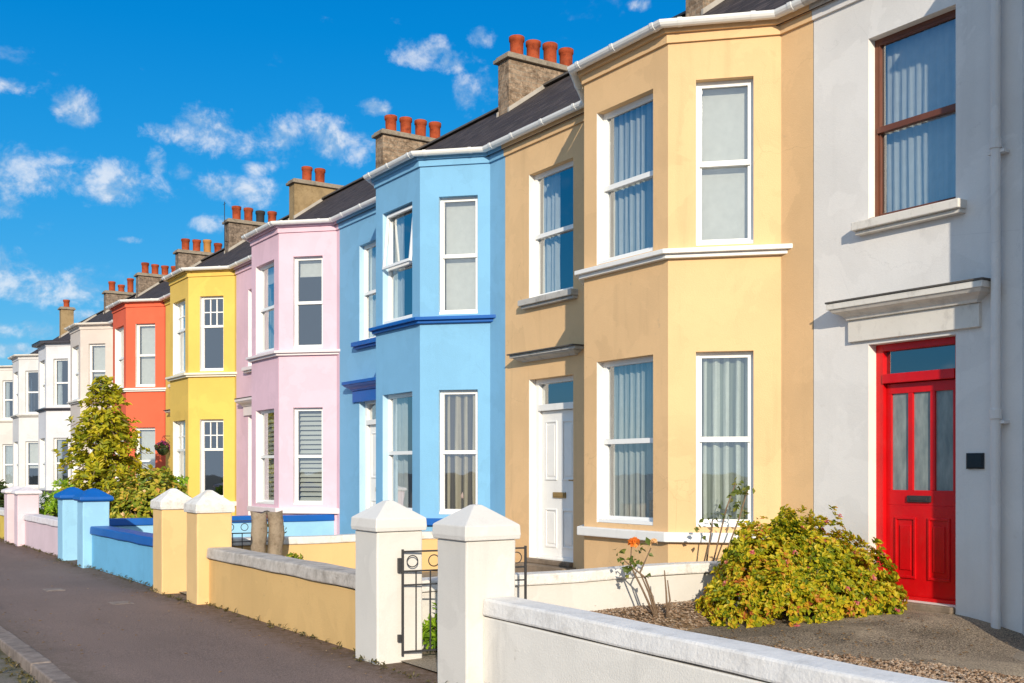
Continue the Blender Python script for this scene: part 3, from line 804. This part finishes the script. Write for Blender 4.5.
def long_box(m, x0,x1,y0,y1,z0,z1,axis='y',seg=.25, top_in=0., mi=0):
    L = (y1-y0) if axis=='y' else (x1-x0); n = max(1,int(L/seg)); rr = []
    for k in range(n+1):
        t = k/n
        if axis == 'y':
            y = y0+L*t; rr.append([(x0,y,z0),(x1,y,z0),(x1-top_in,y,z1),(x0+top_in,y,z1)])
        else:
            x = x0+L*t; rr.append([(x,y0,z0),(x,y1,z0),(x,y1-top_in,z1),(x,y0+top_in,z1)])
    m.rings(rr, mi=mi)

def front_wall(name, y0, y1, wm, cm, label, over=.03, group='low front garden walls', slope=0):
    t = thing(name, (3.62, y0, 0), label, 'wall', group)
    L = y1-y0
    m = MB(); long_box(m, -.10, .10, .001, L-.001, -.1, .458); m.build('masonry', wm, t, .008, fix=True)
    j = MB(); long_box(j, -.088, .088, .002, L-.002, .45, .47); j.build('bed_joint', LEADT, t, 0, fix=True)
    c = MB(); long_box(c, -.10-over, .10+over+.02, .001, L-.001, .467, .572, top_in=.012)
    o = c.build('coping', cm, t, .014, fix=True); jag(o, .004)
    if slope:
        for ch in t.children:
            for v in ch.data.vertices:
                if v.co.z > .3: v.co.z -= slope*(L-v.co.y)
    return t
front_wall('garden_wall', 1.2, 5.68, WWALL, WCAP, 'low white front wall with a white coping in the right foreground', .008, slope=.0135)
front_wall('garden_wall', 7.245, 10.905, CWALL, STCAP, 'low tan cream front wall with a weathered grey coping')
front_wall('garden_wall', 12.515, 16.03, BWALL, BLUET, 'low blue front wall with a royal blue coping')
front_wall('garden_wall', 17.745, 21.255, PWALL, PCAP, 'low pale pink front wall beside the blue gate pillars')
front_wall('garden_wall', 22.735, 26.4, YWALL, WHCAP, 'low yellow front wall at the left edge beyond the pink pillars')

def pillar(y, body, capm, label, group, style='pyramid', apex=1.135, w=.36):
    t = thing('gate_pillar', (3.40+w/2, y+w/2, 0), label, 'gate pillar', group)
    h = w/2
    b = MB(); long_box_v = [[(-h,-h,z),(h,-h,z),(h,h,z),(-h,h,z)] for z in (-.1,.2,.5,.75,.921)]
    b.rings(long_box_v); o = b.build('shaft', body, t, .012, fix=True); jag(o, .0025)
    c = MB()
    if style == 'pyramid':
        a = h+.018
        c.rings([[(-a,-a,.922),(a,-a,.922),(a,a,.922),(-a,a,.922)],
                 [(-a-.004,-a-.004,.95),(a+.004,-a-.004,.95),(a+.004,a+.004,.95),(-a-.004,a+.004,.95)],
                 [(-a,-a,1.012),(a,-a,1.012),(a,a,1.012),(-a,a,1.012)],
                 [(-.03,-.03,apex-.004),(.03,-.03,apex-.004),(.03,.03,apex-.004),(-.03,.03,apex-.004)],
                 [(-.008,-.008,apex),(.008,-.008,apex),(.008,.008,apex),(-.008,.008,apex)]])
    else:
        a = h+.05
        c.rings([[(-a+.02,-a+.02,.922),(a-.02,-a+.02,.922),(a-.02,a-.02,.922),(-a+.02,a-.02,.922)],
                 [(-a,-a,.945),(a,-a,.945),(a,a,.945),(-a,a,.945)],
                 [(-a+.01,-a+.01,.985),(a-.01,-a+.01,.985),(a-.01,a-.01,.985),(-a+.01,a-.01,.985)],
                 [(-.07,-.07,apex-.02),(.07,-.07,apex-.02),(.07,.07,apex-.02),(-.07,.07,apex-.02)],
                 [(-.02,-.02,apex),(.02,-.02,apex),(.02,.02,apex),(-.02,.02,apex)]])
    o = c.build('cap', capm, t, .006, fix=True); jag(o, .003)
PILCAP = wall_mat('white_pillar_cap', (.69,.665,.63), .6, .3)
WPIL = wall_mat('white_pillar_paint', (.67,.64,.595), .55, .2)
CPIL = wall_mat('cream_pillar_paint', (.74,.50,.235), .4, .25)
pillar(5.68, WPIL, PILCAP, 'white gate pillar with a pyramid cap, nearest to the viewer', 'gate pillars')
pillar(6.88, WPIL, PILCAP, 'white gate pillar that the iron gate hangs from, joined to the cream wall', 'gate pillars')
pillar(10.905, CPIL, WHCAP, 'cream gate pillar with a flaking white cap, joined to the tan cream wall', 'gate pillars', apex=1.15)
pillar(12.15, CPIL, WHCAP, 'cream gate pillar with a flaking white cap, joined to the blue wall', 'gate pillars', apex=1.15)
pillar(16.03, BPIL, BLUET, 'pale blue gate pillar with a royal blue cap, joined to the blue wall', 'gate pillars', 'flat', 1.10)
pillar(17.38, BPIL, BLUET, 'pale blue gate pillar with a royal blue cap, beside the pink wall', 'gate pillars', 'flat', 1.10)
pillar(21.255, PWALL, PCAP, 'pink gate pillar with a white cap, joined to the pink wall', 'gate pillars', 'flat', 1.06)
pillar(22.37, PWALL, PCAP, 'pink gate pillar with a white cap, beside the yellow wall', 'gate pillars', 'flat', 1.06)

def divider(y, x0, x1, top, th, wm, cm, label, capz=.09):
    t = thing('garden_wall', (x0, y, 0), label, 'wall', 'walls between the front gardens')
    m = MB(); long_box(m, 0, x1-x0, 0, th, -.05, top-capz, 'x'); m.build('masonry', wm, t, .01, fix=True)
    c = MB(); long_box(c, 0, x1-x0+.0, -.025, th+.025, top-capz+.001, top, 'x', top_in=.012)
    o = c.build('coping', cm, t, .014, fix=True)
    for v in o.data.vertices: v.co.z += math.sin(v.co.x*3.1)*.006
divider(7.23, 3.80, 7.78, .525, .17, WPIL, WHCAP, 'low white wall between the red door garden and the cream house')
divider(12.32, 3.80, 7.80, .565, .17, CPIL, WHCAP, 'low cream wall with a pale coping between the cream and blue gardens')
divider(17.42, 3.80, 7.80, .605, .17, BPIL, BLUET, 'pale blue garden wall with a royal blue coping in front of the pink bay', .11)

# ------------------------------------------------------------------ gates
def gate(loc, rotz, label, L=.96, H=.735):
    t = thing('iron_gate', loc, label, 'gate', 'iron garden gates', rotz)
    f = MB()
    def bar(x0,x1,z0,z1,w=.010): f.box(x0,x1,-w/2,w/2,z0,z1)
    bar(0,.016,0,H+.01,.016); bar(L-.016,L,0,H+.01,.016)
    bar(.0162,L-.0162,H-.012,H,.014); bar(.0162,L-.0162,H-.15,H-.138,.014); bar(.0162,L-.0162,.02,.034,.014); bar(.0162,L-.0162,H-.245,H-.235,.012)
    f.build('gate_frame', BLACKM, t, .002)
    b = MB(); n = 9
    for k in range(1,n):
        x = L*k/n; b.tube([(x,0,.03),(x,0,H-.14)], .0055, 6)
    b.build('bars', BLACKM, t)
    for k in range(6):
        x = L*(k+.5)/6; s = MB()
        s.rings([[(x+(.040+.004*math.cos(b_))*math.cos(a), .004*math.sin(b_), H-.075+(.040+.004*math.cos(b_))*math.sin(a)) for b_ in [j*math.pi/3 for j in range(6)]] for a in [q*2*math.pi/20 for q in range(21)]], cap=False)
        s.build('scroll_ring', BLACKM, t)
    for za, zb in ((H-.15,H-.05),(.1,.15)):
        l = MB(); l.box(-.028,-.002,-.014,.014,za,zb); l.build('hinge', BLACKM, t, .003)
ang = math.atan2(6.70-6.86, 4.62-3.66)
gate((3.575,6.85,.05), ang, 'black iron gate standing open by the white pillars')
gate((3.74,12.12,.05), math.atan2(-.14,1), 'dark iron gate standing open by the cream pillars')

# weathered posts
WOOD = stone_mat('weathered_wood', (.20,.15,.10), (.34,.27,.20), (.28,.23,.16), 14, .9, .6)
for (x,y,lab,tw) in ((4.42,11.95,'weathered brown timber post behind the tan wall, leftmost of the two',.3),(4.63,11.98,'weathered brown timber post behind the tan wall, rightmost of the two',1.1)):
    m = MB(); rr = []
    for k in range(12):
        z = -.03+.885*k/11; r = .086*(1+.05*math.sin(k*1.7+tw))
        rr.append([(r*math.cos(a)*(1+.12*math.sin(3*a+k*.4))+.012*math.sin(k*.8+tw), r*math.sin(a)*(1+.1*math.cos(4*a+k*.3)), z+(.02*math.cos(a*2+tw) if k==11 else 0)) for a in [2*math.pi*j/14 for j in range(14)]])
    m.rings(rr)
    tag(m.build('wooden_post', WOOD, None, 0, True, True, loc=(x,y,.02)), lab, 'post', 'weathered posts behind the tan wall')

# utility covers in the pavement
for (x,y,lab) in ((2.81,11.5,'small pale utility cover in the pavement, the one nearer the viewer'),(2.49,13.2,'small pale utility cover in the pavement, the farther one')):
    m = MB(); m.box(-.10,.10,-.13,.13,-.02,.004); m.box(-.075,.075,-.1,.1,.0042,.007)
    tag(m.build('utility_cover', KERBM, None, .004, loc=(x,y,.004)), lab, 'utility cover', 'utility covers in the pavement')

# ------------------------------------------------------------------ plants
def leafcloud(leaves, fold=.18):
    m = MB()
    for (p, d, n, L, w) in leaves:
        s = d.cross(n); s = s.normalized() if s.length > 1e-6 else Vector((1,0,0)); n2 = s.cross(d).normalized()
        b = len(m.v)
        m.v += [tuple(p), tuple(p+d*L*.5+s*w*.5+n2*fold*L), tuple(p+d*L), tuple(p+d*L*.5-s*w*.5+n2*fold*L)]
        m.f.append([b,b+1,b+2,b+3]); m.mi.append(0)
    return m
def rv():
    while True:
        v = Vector((random.uniform(-1,1),random.uniform(-1,1),random.uniform(-1,1)))
        if .05 < v.length < 1: return v.normalized()
def rosette(out, c, axis, n, L, w, spread=1.0):
    for _ in range(n):
        t = rv(); t = t - axis*t.dot(axis)
        d = (axis*random.uniform(-.1,.75) + t.normalized()*spread).normalized()
        nn = (axis + rv()*.45).normalized()
        l = L*random.uniform(.7,1.25)
        out.append((c + rv()*L*.35, d, nn, l, w*l/L*random.uniform(.8,1.2)))

OLIVE = leaf_mat('shrub_leaf', [(0,(.04,.09,.010)),(.25,(.18,.25,.012)),(.5,(.54,.49,.018)),(.70,(.72,.55,.03)),(.80,(.62,.28,.03)),(.88,(.55,.13,.05)),(1,(.50,.07,.05))], .45)
TREEL = leaf_mat('tree_leaf', [(0,(.08,.13,.01)),(.25,(.24,.28,.012)),(.5,(.47,.45,.02)),(.75,(.66,.56,.03)),(1,(.72,.58,.05))], .45)
HYDL = leaf_mat('hydrangea_leaf', [(0,(.04,.09,.012)),(.35,(.17,.24,.02)),(.6,(.40,.38,.03)),(.82,(.60,.42,.06)),(.92,(.60,.26,.08)),(1,(.68,.40,.18))], .25)
GREENL = leaf_mat('green_leaf', [(0,(.08,.18,.015)),(.4,(.24,.42,.025)),(.75,(.40,.58,.035)),(1,(.55,.62,.06))], .45)
DARKL = leaf_mat('dark_leaf', [(0,(.02,.04,.012)),(.5,(.05,.08,.02)),(1,(.10,.12,.03))], .25)
ROSEL = leaf_mat('rose_leaf', [(0,(.05,.09,.02)),(.5,(.14,.18,.03)),(1,(.28,.26,.05))], .35)
TWIG = stone_mat('twig_bark', (.13,.085,.05), (.22,.15,.10), (.17,.12,.08), 20, .6, .4)
PINKF = leaf_mat('pink_blossom', [(0,(.45,.05,.10)),(.5,(.60,.14,.16)),(1,(.70,.32,.26))], .3)
ORF = leaf_mat('orange_petal', [(0,(.75,.16,.02)),(.6,(.85,.28,.04)),(1,(.85,.42,.10))], .3)
PEACHF = leaf_mat('peach_petal', [(0,(.80,.42,.18)),(.6,(.85,.58,.30)),(1,(.88,.70,.45))], .3)
PURPF = leaf_mat('purple_petal', [(0,(.22,.02,.12)),(.6,(.40,.05,.22)),(1,(.50,.10,.20))], .3)

def shrub(name, loc, rad, height, rotz, mat, label, cat, nclus, nleaf, L, w, blossom=None, nbl=0, seed=1, lump=.16, group=None, power=.75, lobes=None):
    random.seed(seed)
    t = thing(name, loc, label, cat, group, rotz)
    lv = []; bl = []
    lobes = lobes or [(0, 0, 1, 1, 1), (.45, .1, .6, .7, .75), (-.45, -.1, .6, .7, .8), (0, -.5, .6, .5, .7), (.1, .4, .7, .6, .85)]
    wt = [l[2]*l[3]+l[2]*l[4] for l in lobes]
    ph = [random.uniform(0,6.28) for _ in range(6)]
    def rfac(az, el):
        return 1 + lump*(math.sin(3*az+ph[0])*math.cos(2*el+ph[1]) + .7*math.sin(5*az+ph[2]+3*el) + .5*math.sin(9*az+ph[3])*math.sin(7*el+ph[4]))
    k = 0
    while k < nclus:
        lb = random.choices(lobes, wt)[0]
        az = random.uniform(0,2*math.pi); u = random.random()**power
        el = math.asin(min(1,u))
        inner = random.random()
        rr = random.uniform(.96,1.04) if inner < .60 else (random.uniform(.55,.95) if inner < .93 else random.uniform(1.03,1.08))
        f = rfac(az, el)*rr
        cx, cy = lb[0]*rad[0], lb[1]*rad[1]
        R0, R1, HH = rad[0]*lb[2], rad[1]*lb[3], height*lb[4]
        c = Vector((cx+R0*math.cos(az)*math.cos(el)**.8*f, cy+R1*math.sin(az)*math.cos(el)**.8*f, max(.02, HH*(math.sin(el)*f*.97+.03))))
        deep = any(((c.x-o[0]*rad[0])/(rad[0]*o[2]))**2+((c.y-o[1]*rad[1])/(rad[1]*o[3]))**2+(c.z/(height*o[4]))**2 < .62 for o in lobes if o is not lb)
        if deep and random.random() < .9: k += .25; continue
        k += 1
        ax = Vector((math.cos(az)*math.cos(el)/R0, math.sin(az)*math.cos(el)/R1, math.sin(el)/HH+.35)).normalized()
        ls = random.uniform(.7,1.3)
        rosette(lv, c, ax, nleaf, L*ls, w*ls, .95)
        if blossom and inner < .62 and random.random() < nbl:
            rosette(bl, c+ax*L*.6, ax, 10, L*.55, L*.42, 1.2)
    leafcloud(lv).build('foliage', mat, t)
    st = MB()
    for k in range(22):
        az = random.uniform(0,6.28); r = random.uniform(.3,.8)
        e = (rad[0]*r*math.cos(az), rad[1]*r*math.sin(az), height*random.uniform(.5,.8))
        st.tube([(e[0]*.08,e[1]*.08,-.03),(e[0]*.5+random.uniform(-.05,.05),e[1]*.5,e[2]*.55),e], [.014,.010,.004], 5)
    st.build('stems', TWIG, t)
    if bl: leafcloud(bl).build('blossoms', blossom, t)
    return t
VA = math.atan2(-.549,.836)
shrub('flowering_shrub', (7.10,6.40,.08), (.80,.52), .765, VA, OLIVE, 'rounded yellow green shrub with pink blossoms beside the red door', 'shrub', 2900, 14, .043, .026, PINKF, .055, 11, .10, lobes=[(.10,.15,.62,.80,1.04),(-.34,-.05,.54,.75,1.0),(.52,0,.46,.70,.80),(-.66,-.25,.40,.55,.46),(.15,-.45,.50,.52,.62),(-.25,-.55,.42,.45,.55),(.72,-.3,.30,.5,.48),(-.05,.1,.3,.5,1.08)])
shrub('hydrangea_bush', (5.25,19.6,.03), (.82,.60), 1.24, VA, HYDL, 'russet flowering hydrangea bush behind the blue wall and pillars', 'bush', 760, 13, .085, .055, PEACHF, .10, 5, .12)
shrub('green_bush', (5.75,19.9,.03), (.30,.30), 1.14, VA, GREENL, 'fresh green bush rising above the farther cream pillar, beside the hydrangea', 'bush', 120, 12, .11, .06, None, 0, 8, .12)
shrub('green_bush', (4.22,21.55,.03), (.40,.42), 1.02, VA, GREENL, 'bright green bush behind the pale pink wall', 'bush', 260, 14, .10, .03, None, 0, 9, .10)
shrub('green_plant', (3.98,7.02,.03), (.10,.12), .30, 0, GREENL, 'small green plant at the foot of the white pillar behind the iron gate', 'plant', 60, 9, .06, .022, None, 0, 10, .10)
shrub('brown_plant', (4.86,12.0,.03), (.11,.11), .36, 0, HYDL, 'small brown round plant beside the weathered posts', 'plant', 50, 10, .06, .035, None, 0, 12, .08)
shrub('dark_hedge', (4.15,28.2,.03), (.35,.8), 1.0, 0, DARKL, 'dark green hedge behind the yellow wall at the left edge', 'hedge', 200, 12, .10, .05, None, 0, 13, .10)

# garden tree: trunk, tiers of limbs, leaf clumps
random.seed(21)
tt = thing('garden_tree', (5.5,23.8,.02), 'small conical yellow green tree in front of the orange and beige houses', 'tree')
tr = MB(); tr.tube([(0,0,-.05),(.02,.01,.8),(-.02,.02,1.6),(.01,0,2.4),(0,0,3.1)], [.09,.07,.05,.03,.012], 9)
lv = []
H = 3.28
for k in range(130):
    if random.random() < .13: continue
    z = .35 + (H-.5)*(k/130)**.95 + random.uniform(-.06,.06)
    az = k*2.399 + random.uniform(-.3,.3)
    rmax = 1.50*(1-(z/H))**.75 + .12
    rmax *= (.72+.28*math.sin(z*7.5)**2) * random.uniform(.72,1.12)
    d = Vector((math.cos(az), math.sin(az), 0)); droop = -.18*rmax
    pts = [Vector((0,0,z)), d*rmax*.5+Vector((0,0,z+.10*rmax)), d*rmax+Vector((0,0,z+droop))]
    tr.tube(pts, [.022,.014,.005], 5)
    nc = max(3, int(rmax*8.5))
    for j in range(nc):
        f = .25+.75*(j+.6)/nc
        c = pts[0].lerp(pts[1], f*2) if f < .5 else pts[1].lerp(pts[2], f*2-1)
        c = c + rv()*.09
        rosette(lv, c, (d*.5+Vector((0,0,.7))).normalized(), 8, .15, .075, .9)
rosette(lv, Vector((0,0,H-.05)), Vector((0,0,1)), 14, .12, .05, .7)
tr.build('trunk', TWIG, tt, 0, True)
leafcloud(lv).build('crown', TREEL, tt)

# roses
def rose(loc, stems, flowers, leavesat, label, seed):
    random.seed(seed)
    t = thing('rose_bush', loc, label, 'rose bush', 'rose bushes in the gardens')
    m = MB()
    for s in stems: m.tube(s, [.011]+[.008]*(len(s)-2)+[.005], 6)
    m.build('stems', TWIG, t, 0, True)
    lv = []
    for p, n in leavesat:
        for _ in range(n):
            rosette(lv, Vector(p)+rv()*.06, (rv()+Vector((0,0,.4))).normalized(), 1, .065, .042, .6)
    leafcloud(lv).build('leaves', ROSEL, t)
    for p, mat, r in flowers:
        fl = []
        for k in range(46):
            a = rv(); a.z = abs(a.z)*.9-.15
            f = random.uniform(.35,1)
            fl.append((Vector(p)+a*r*f*.55, (a.cross(rv())+Vector((0,0,.5))).normalized(), a, r*.8, r*.8))
        leafcloud(fl, .22).build('rose', mat, t)
# frame vectors: right of view and away from view
rx, ry = .836, -.549
def rp(u, z, w=0.): return (rx*u+.549*w, ry*u+.836*w, z)
rose((5.85,6.8,.16), [[rp(0,0),rp(-.10,.22),rp(-.20,.42),rp(-.19,.58)], [rp(.01,0),rp(-.05,.20,.02),rp(-.12,.36,.02),rp(-.03,.56,.02)],
                     [rp(.02,0),rp(-.02,.17,.03),rp(-.08,.32,.02),rp(-.25,.46,-.02)], [rp(.10,0),rp(.09,.2),rp(.075,.38)], [rp(.09,0),rp(.12,.14),rp(.10,.3)]],
     [(rp(-.17,.60),ORF,.055),(rp(-.01,.60,.02),PEACHF,.042)],
     [(rp(-.27,.50),9),(rp(-.22,.42),7),(rp(-.10,.52),8),(rp(-.12,.40),6),(rp(-.17,.46),5)], 'thin rose bush with an orange bloom in the gravel behind the white wall', 31)
rose((4.46,7.0,.05), [[rp(0,0),rp(.02,.2),rp(.03,.36)],[rp(.01,0),rp(-.05,.2),rp(-.07,.33)]],
     [(rp(.05,.38),PEACHF,.06)], [(rp(-.05,.36),9),(rp(-.03,.24),9),(rp(.05,.26),8),(rp(.10,.22),5)], 'low rose bush with a peach bloom beside the iron gate', 32)
rose((7.02,7.52,.05), [[rp(0,0),rp(.12,.5,-.03),rp(.22,.95,-.08),rp(.30,1.18,-.1)],[rp(.02,0),rp(.2,.45),rp(.34,.85,-.05),rp(.42,1.12,-.06)],[rp(0,0),rp(.06,.5),rp(.10,.85,-.05)],[rp(.03,0),rp(.28,.5),rp(.5,.8,-.03)]],
     [], [(rp(.30,1.16,-.1),9),(rp(.27,1.04,-.1),6),(rp(.42,1.1,-.06),9),(rp(.36,.92,-.05),7),(rp(.10,.85,-.05),7),(rp(.03,.75),4),(rp(.5,.8,-.03),7),(rp(.2,.9,-.06),5)], 'tall leafy rose bush in front of the cream bay window', 33)
random.seed(50)
rose((4.9,12.9,.05), [[(0,0,0),(.02,0,.5),(0,.02,.72)],[(0,0,0),(.1,.0,.4),(.16,.02,.66)]], [((0,.02,.74),PINKF,.05),((.16,.02,.68),PEACHF,.05)], [((0,0,.6),9),((.1,0,.5),9),((.16,0,.6),6)], 'small rose bush in the blue house garden beyond the cream wall', 34)

random.seed(77); lv = []
for _ in range(330):
    y = random.uniform(2.5, 26); x = 3.50 - abs(random.gauss(0,.03))
    if any(a < y < b for a,b in ((5.6,7.28),(10.85,12.55),(15.98,17.78),(21.2,22.78))): x = 3.385 - abs(random.gauss(0,.02))
    rosette(lv, Vector((x,y,.012)), Vector((-.3,0,1)).normalized(), random.randint(3,8), random.uniform(.02,.05), .012, .7)
for _ in range(260):
    y = random.uniform(1.5, 14); x = 1.385 - abs(random.gauss(0,.05))
    rosette(lv, Vector((x,y,-.07)), Vector((-.2,0,1)).normalized(), random.randint(3,9), random.uniform(.02,.05), .012, .8)
struct(leafcloud(lv).build('weeds', leaf_mat('weed_leaf', [(0,(.05,.06,.015)),(.5,(.12,.10,.03)),(1,(.20,.14,.06))], .3)), 'stuff')

random.seed(78); lv = []
for _ in range(420):
    x = random.choice([3.3-abs(random.gauss(0,.16)), 1.6+abs(random.gauss(0,.2)), random.uniform(1.6,3.4)]); y = random.uniform(3.5, 20)
    a = random.uniform(0,6.28); l = random.uniform(.012,.035)
    lv.append((Vector((x,y,.022)), Vector((math.cos(a),math.sin(a),random.uniform(-.1,.25))).normalized(), Vector((0,0,1)), l, l*.6))
for _ in range(500):
    x = random.uniform(4.8,7.4); y = random.uniform(4.6,7.1)
    a = random.uniform(0,6.28); l = random.uniform(.015,.045)
    z = (pz(x,y) if x > xl(y) else gz(x)+.04)+ (mound(x,y) if y > 6.55 else 0) + .012
    lv.append((Vector((x,y,z)), Vector((math.cos(a),math.sin(a),random.uniform(-.1,.3))).normalized(), Vector((0,0,1)), l, l*.6))
struct(leafcloud(lv).build('fallen_leaves', leaf_mat('dry_leaf', [(0,(.10,.06,.03)),(.5,(.26,.15,.06)),(1,(.42,.30,.16))], .2)), 'stuff')

# hanging basket on the yellow house
hb = thing('hanging_basket', (7.62,27.15,1.72), 'hanging basket of purple flowers on the yellow house beside the orange house', 'hanging basket')
m = MB(); m.lathe([(.03,0),(.10,.04),(.15,.12),(.16,.17),(.14,.17),(.001,.16)], n=14); m.build('basket', DARKL, hb, 0, True)
m = MB(); m.tube([(.20,0,.48),(.0,0,.48)], .008, 6); m.tube([(.20,0,.30),(.02,0,.47)], .006, 6)
for a in (0,2.1,4.2): m.tube([(.15*math.cos(a),.15*math.sin(a),.17),(0,0,.47)], .003, 4)
m.build('bracket', BLACKM, hb)
random.seed(3); lv = []; fl = []
for _ in range(26):
    v = rv(); v.z = abs(v.z)*.8
    rosette(lv, Vector((0,0,.16))+v*.16, v, 6, .08, .05)
    if random.random() < .7: rosette(fl, Vector((0,0,.18))+v*.18, v, 8, .05, .045, 1.2)
leafcloud(lv).build('leaves', DARKL, hb); leafcloud(fl).build('flowers', PURPF, hb)

# ornament on the window ledge of the blue house (inside the lower bay window)
o = thing('window_ornament', (XF-.10, 6.9+5.185+.88, .80), 'pale pink ornament lamp standing inside the striped curtain window of the blue house', 'ornament')
m = MB(); m.lathe([(.05,0),(.05,.02),(.015,.04),(.012,.16),(.02,.18)], n=12); m.build('base', BLACKM, o, 0, True)
m = MB(); m.lathe([(.075,.17),(.07,.22),(.045,.27),(.015,.285),(.001,.285)], n=14); m.build('shade', paint_mat('pink_shade', (.75,.52,.48), .6), o, 0, True)

# ------------------------------------------------------------------ light, sky
SUN_EL = R(19); sx, sy = -.479, -.878
sun = bpy.data.lights.new('sun', 'SUN'); sun.energy = 2.95; sun.angle = R(.5); sun.color = (1.0,.885,.71)
so = bpy.data.objects.new('sun', sun); COL.objects.link(so)
dirv = Vector((-sx*math.cos(SUN_EL), -sy*math.cos(SUN_EL), -math.sin(SUN_EL)))
so.rotation_euler = dirv.to_track_quat('-Z','Y').to_euler(); so.location = (-10,-16,12)

w = bpy.data.worlds.new('World'); S.world = w; w.use_nodes = True
w.node_tree.nodes.clear(); N = NT(w.node_tree)
out = N.new('ShaderNodeOutputWorld'); bg = N.new('ShaderNodeBackground')
sky = N.new('ShaderNodeTexSky', sky_type='NISHITA'); sky.sun_disc = False
sky.sun_elevation = SUN_EL; sky.sun_rotation = math.atan2(sx, sy) % (2*math.pi)
sky.air_density = 1.0; sky.dust_density = .3; sky.ozone_density = 3.0
hs = N.new('ShaderNodeHueSaturation'); hs.inputs['Saturation'].default_value = 1.45; hs.inputs['Value'].default_value = 1.0
N.l.new(sky.outputs[0], hs.inputs['Color'])
D = N.new('ShaderNodeTexCoord').outputs['Generated']
F = Vector((.549,.836,0)); RT = Vector((.836,-.549,0)); UP = Vector((0,0,1))
def pdir(x, y): return (F + RT*((x-512)/1100) + UP*((471-y)/1100)).normalized()
blobs = [(75,108,17,17),(28,170,42,22),(-12,178,30,20),(112,182,40,20),(210,130,38,19),(165,133,20,9),(250,142,30,16),(284,138,18,20),
         (342,138,32,20),(372,108,16,7),(238,190,40,14),(258,168,14,7),(420,50,26,12),(456,62,18,9),(481,38,12,9),(476,92,20,19),
         (10,85,20,7),(182,172,10,8),(156,162,9,14),(30,285,70,16),(70,292,60,12),(110,318,44,7),
         (640,5,12,5),(212,224,18,8),(310,196,24,8),(40,330,60,8),(0,270,24,18),(15,350,60,6),(8,205,14,12),(130,240,10,3)]
best = None
for (x,y,rx_,ry_) in blobs:
    c = pdir(x,y); eh = Vector((c.y,-c.x,0)).normalized(); ev = eh.cross(c).normalized()*1
    depth = F.dot(c)
    ah, av = rx_/1100*depth, ry_/1100*depth
    v = N.v('SUBTRACT', D, tuple(c))
    h = N.v('DOT_PRODUCT', v, tuple(eh/ah)); q = N.v('DOT_PRODUCT', v, tuple(ev/av))
    r2 = N.m('MULTIPLY_ADD', h, h, N.m('MULTIPLY', q, q))
    s = N.m('SUBTRACT', 1.0, N.m('MULTIPLY', r2, .55))
    best = s if best is None else N.m('MAXIMUM', best, s)
best = N.m('MAXIMUM', best, -1.2)
nz = N.noise(N.v('MULTIPLY', D, (1,1,1.15)), 34, 9, .66, .2)
nz2 = N.noise(N.v('MULTIPLY', D, (1,1,3.)), 7, 5, .6, .3)
dens = N.m('ADD', best, N.m('MULTIPLY', N.m('SUBTRACT', nz, .5), 4.8))
a1 = N.rng(dens, 0., 1.9, 0, .76, True)
# thin general cloud for the rest of the sky
a2 = N.rng(N.m('ADD', nz2, N.m('MULTIPLY', N.m('SUBTRACT', nz, .5), .5)), .60, .85, 0, .30, True)
alpha = N.m('MAXIMUM', a1, a2)
nzb = N.noise(N.v('MULTIPLY', N.v('ADD', D, (-.006,-.008,.012)), (1,1,1.15)), 34, 4, .6, .2)
nza = N.noise(N.v('MULTIPLY', D, (1,1,1.15)), 34, 4, .6, .2)
lit = N.m('ADD', N.rng(dens, .2, 2.4, 0, .6), N.m('MULTIPLY', N.m('SUBTRACT', nza, nzb), 5.))
ccol = N.mix(N.m('ADD', lit, .15, clamp=True), (1.75,2.35,3.05), (3.5,3.6,3.75))
sepd = N.new('ShaderNodeSeparateXYZ'); N.l.new(N.v('NORMALIZE', D), sepd.inputs[0])
K = .257
grad = N.ramp(sepd.outputs[2], [(0,(.05/K,.30/K,.56/K)),(.12,(.018/K,.295/K,.60/K)),(.25,(.006/K,.255/K,.61/K)),(.42,(.0,.17/K,.53/K)),(1,(.0,.10/K,.40/K))])
skyc = N.mix(.82, hs.outputs[0], grad)
# added fill light: unseen sky behind the camera made brighter and paler around the sun
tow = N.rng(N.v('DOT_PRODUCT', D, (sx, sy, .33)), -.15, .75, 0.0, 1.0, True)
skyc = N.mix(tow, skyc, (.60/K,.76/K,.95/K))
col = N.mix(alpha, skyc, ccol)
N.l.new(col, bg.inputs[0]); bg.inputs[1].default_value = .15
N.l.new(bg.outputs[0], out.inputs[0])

# ------------------------------------------------------------------ camera
cam = bpy.data.cameras.new('camera'); co = bpy.data.objects.new('camera', cam); COL.objects.link(co)
co.location = (0,0,1.343)
yaw = math.atan2(.549,.836)
co.rotation_euler = (math.pi/2, 0, -yaw)
cam.sensor_width = 36; cam.lens = 1100/1024*36; cam.shift_y = (471-341.5)/1024
cam.clip_start = .05; cam.clip_end = 2000
S.camera = co
S.view_settings.view_transform = 'Standard'; S.view_settings.look = 'None'
S.view_settings.exposure = .78; S.view_settings.gamma = 1
S.view_settings.use_curve_mapping = False
S.cycles.max_bounces = 8; S.cycles.transparent_max_bounces = 12
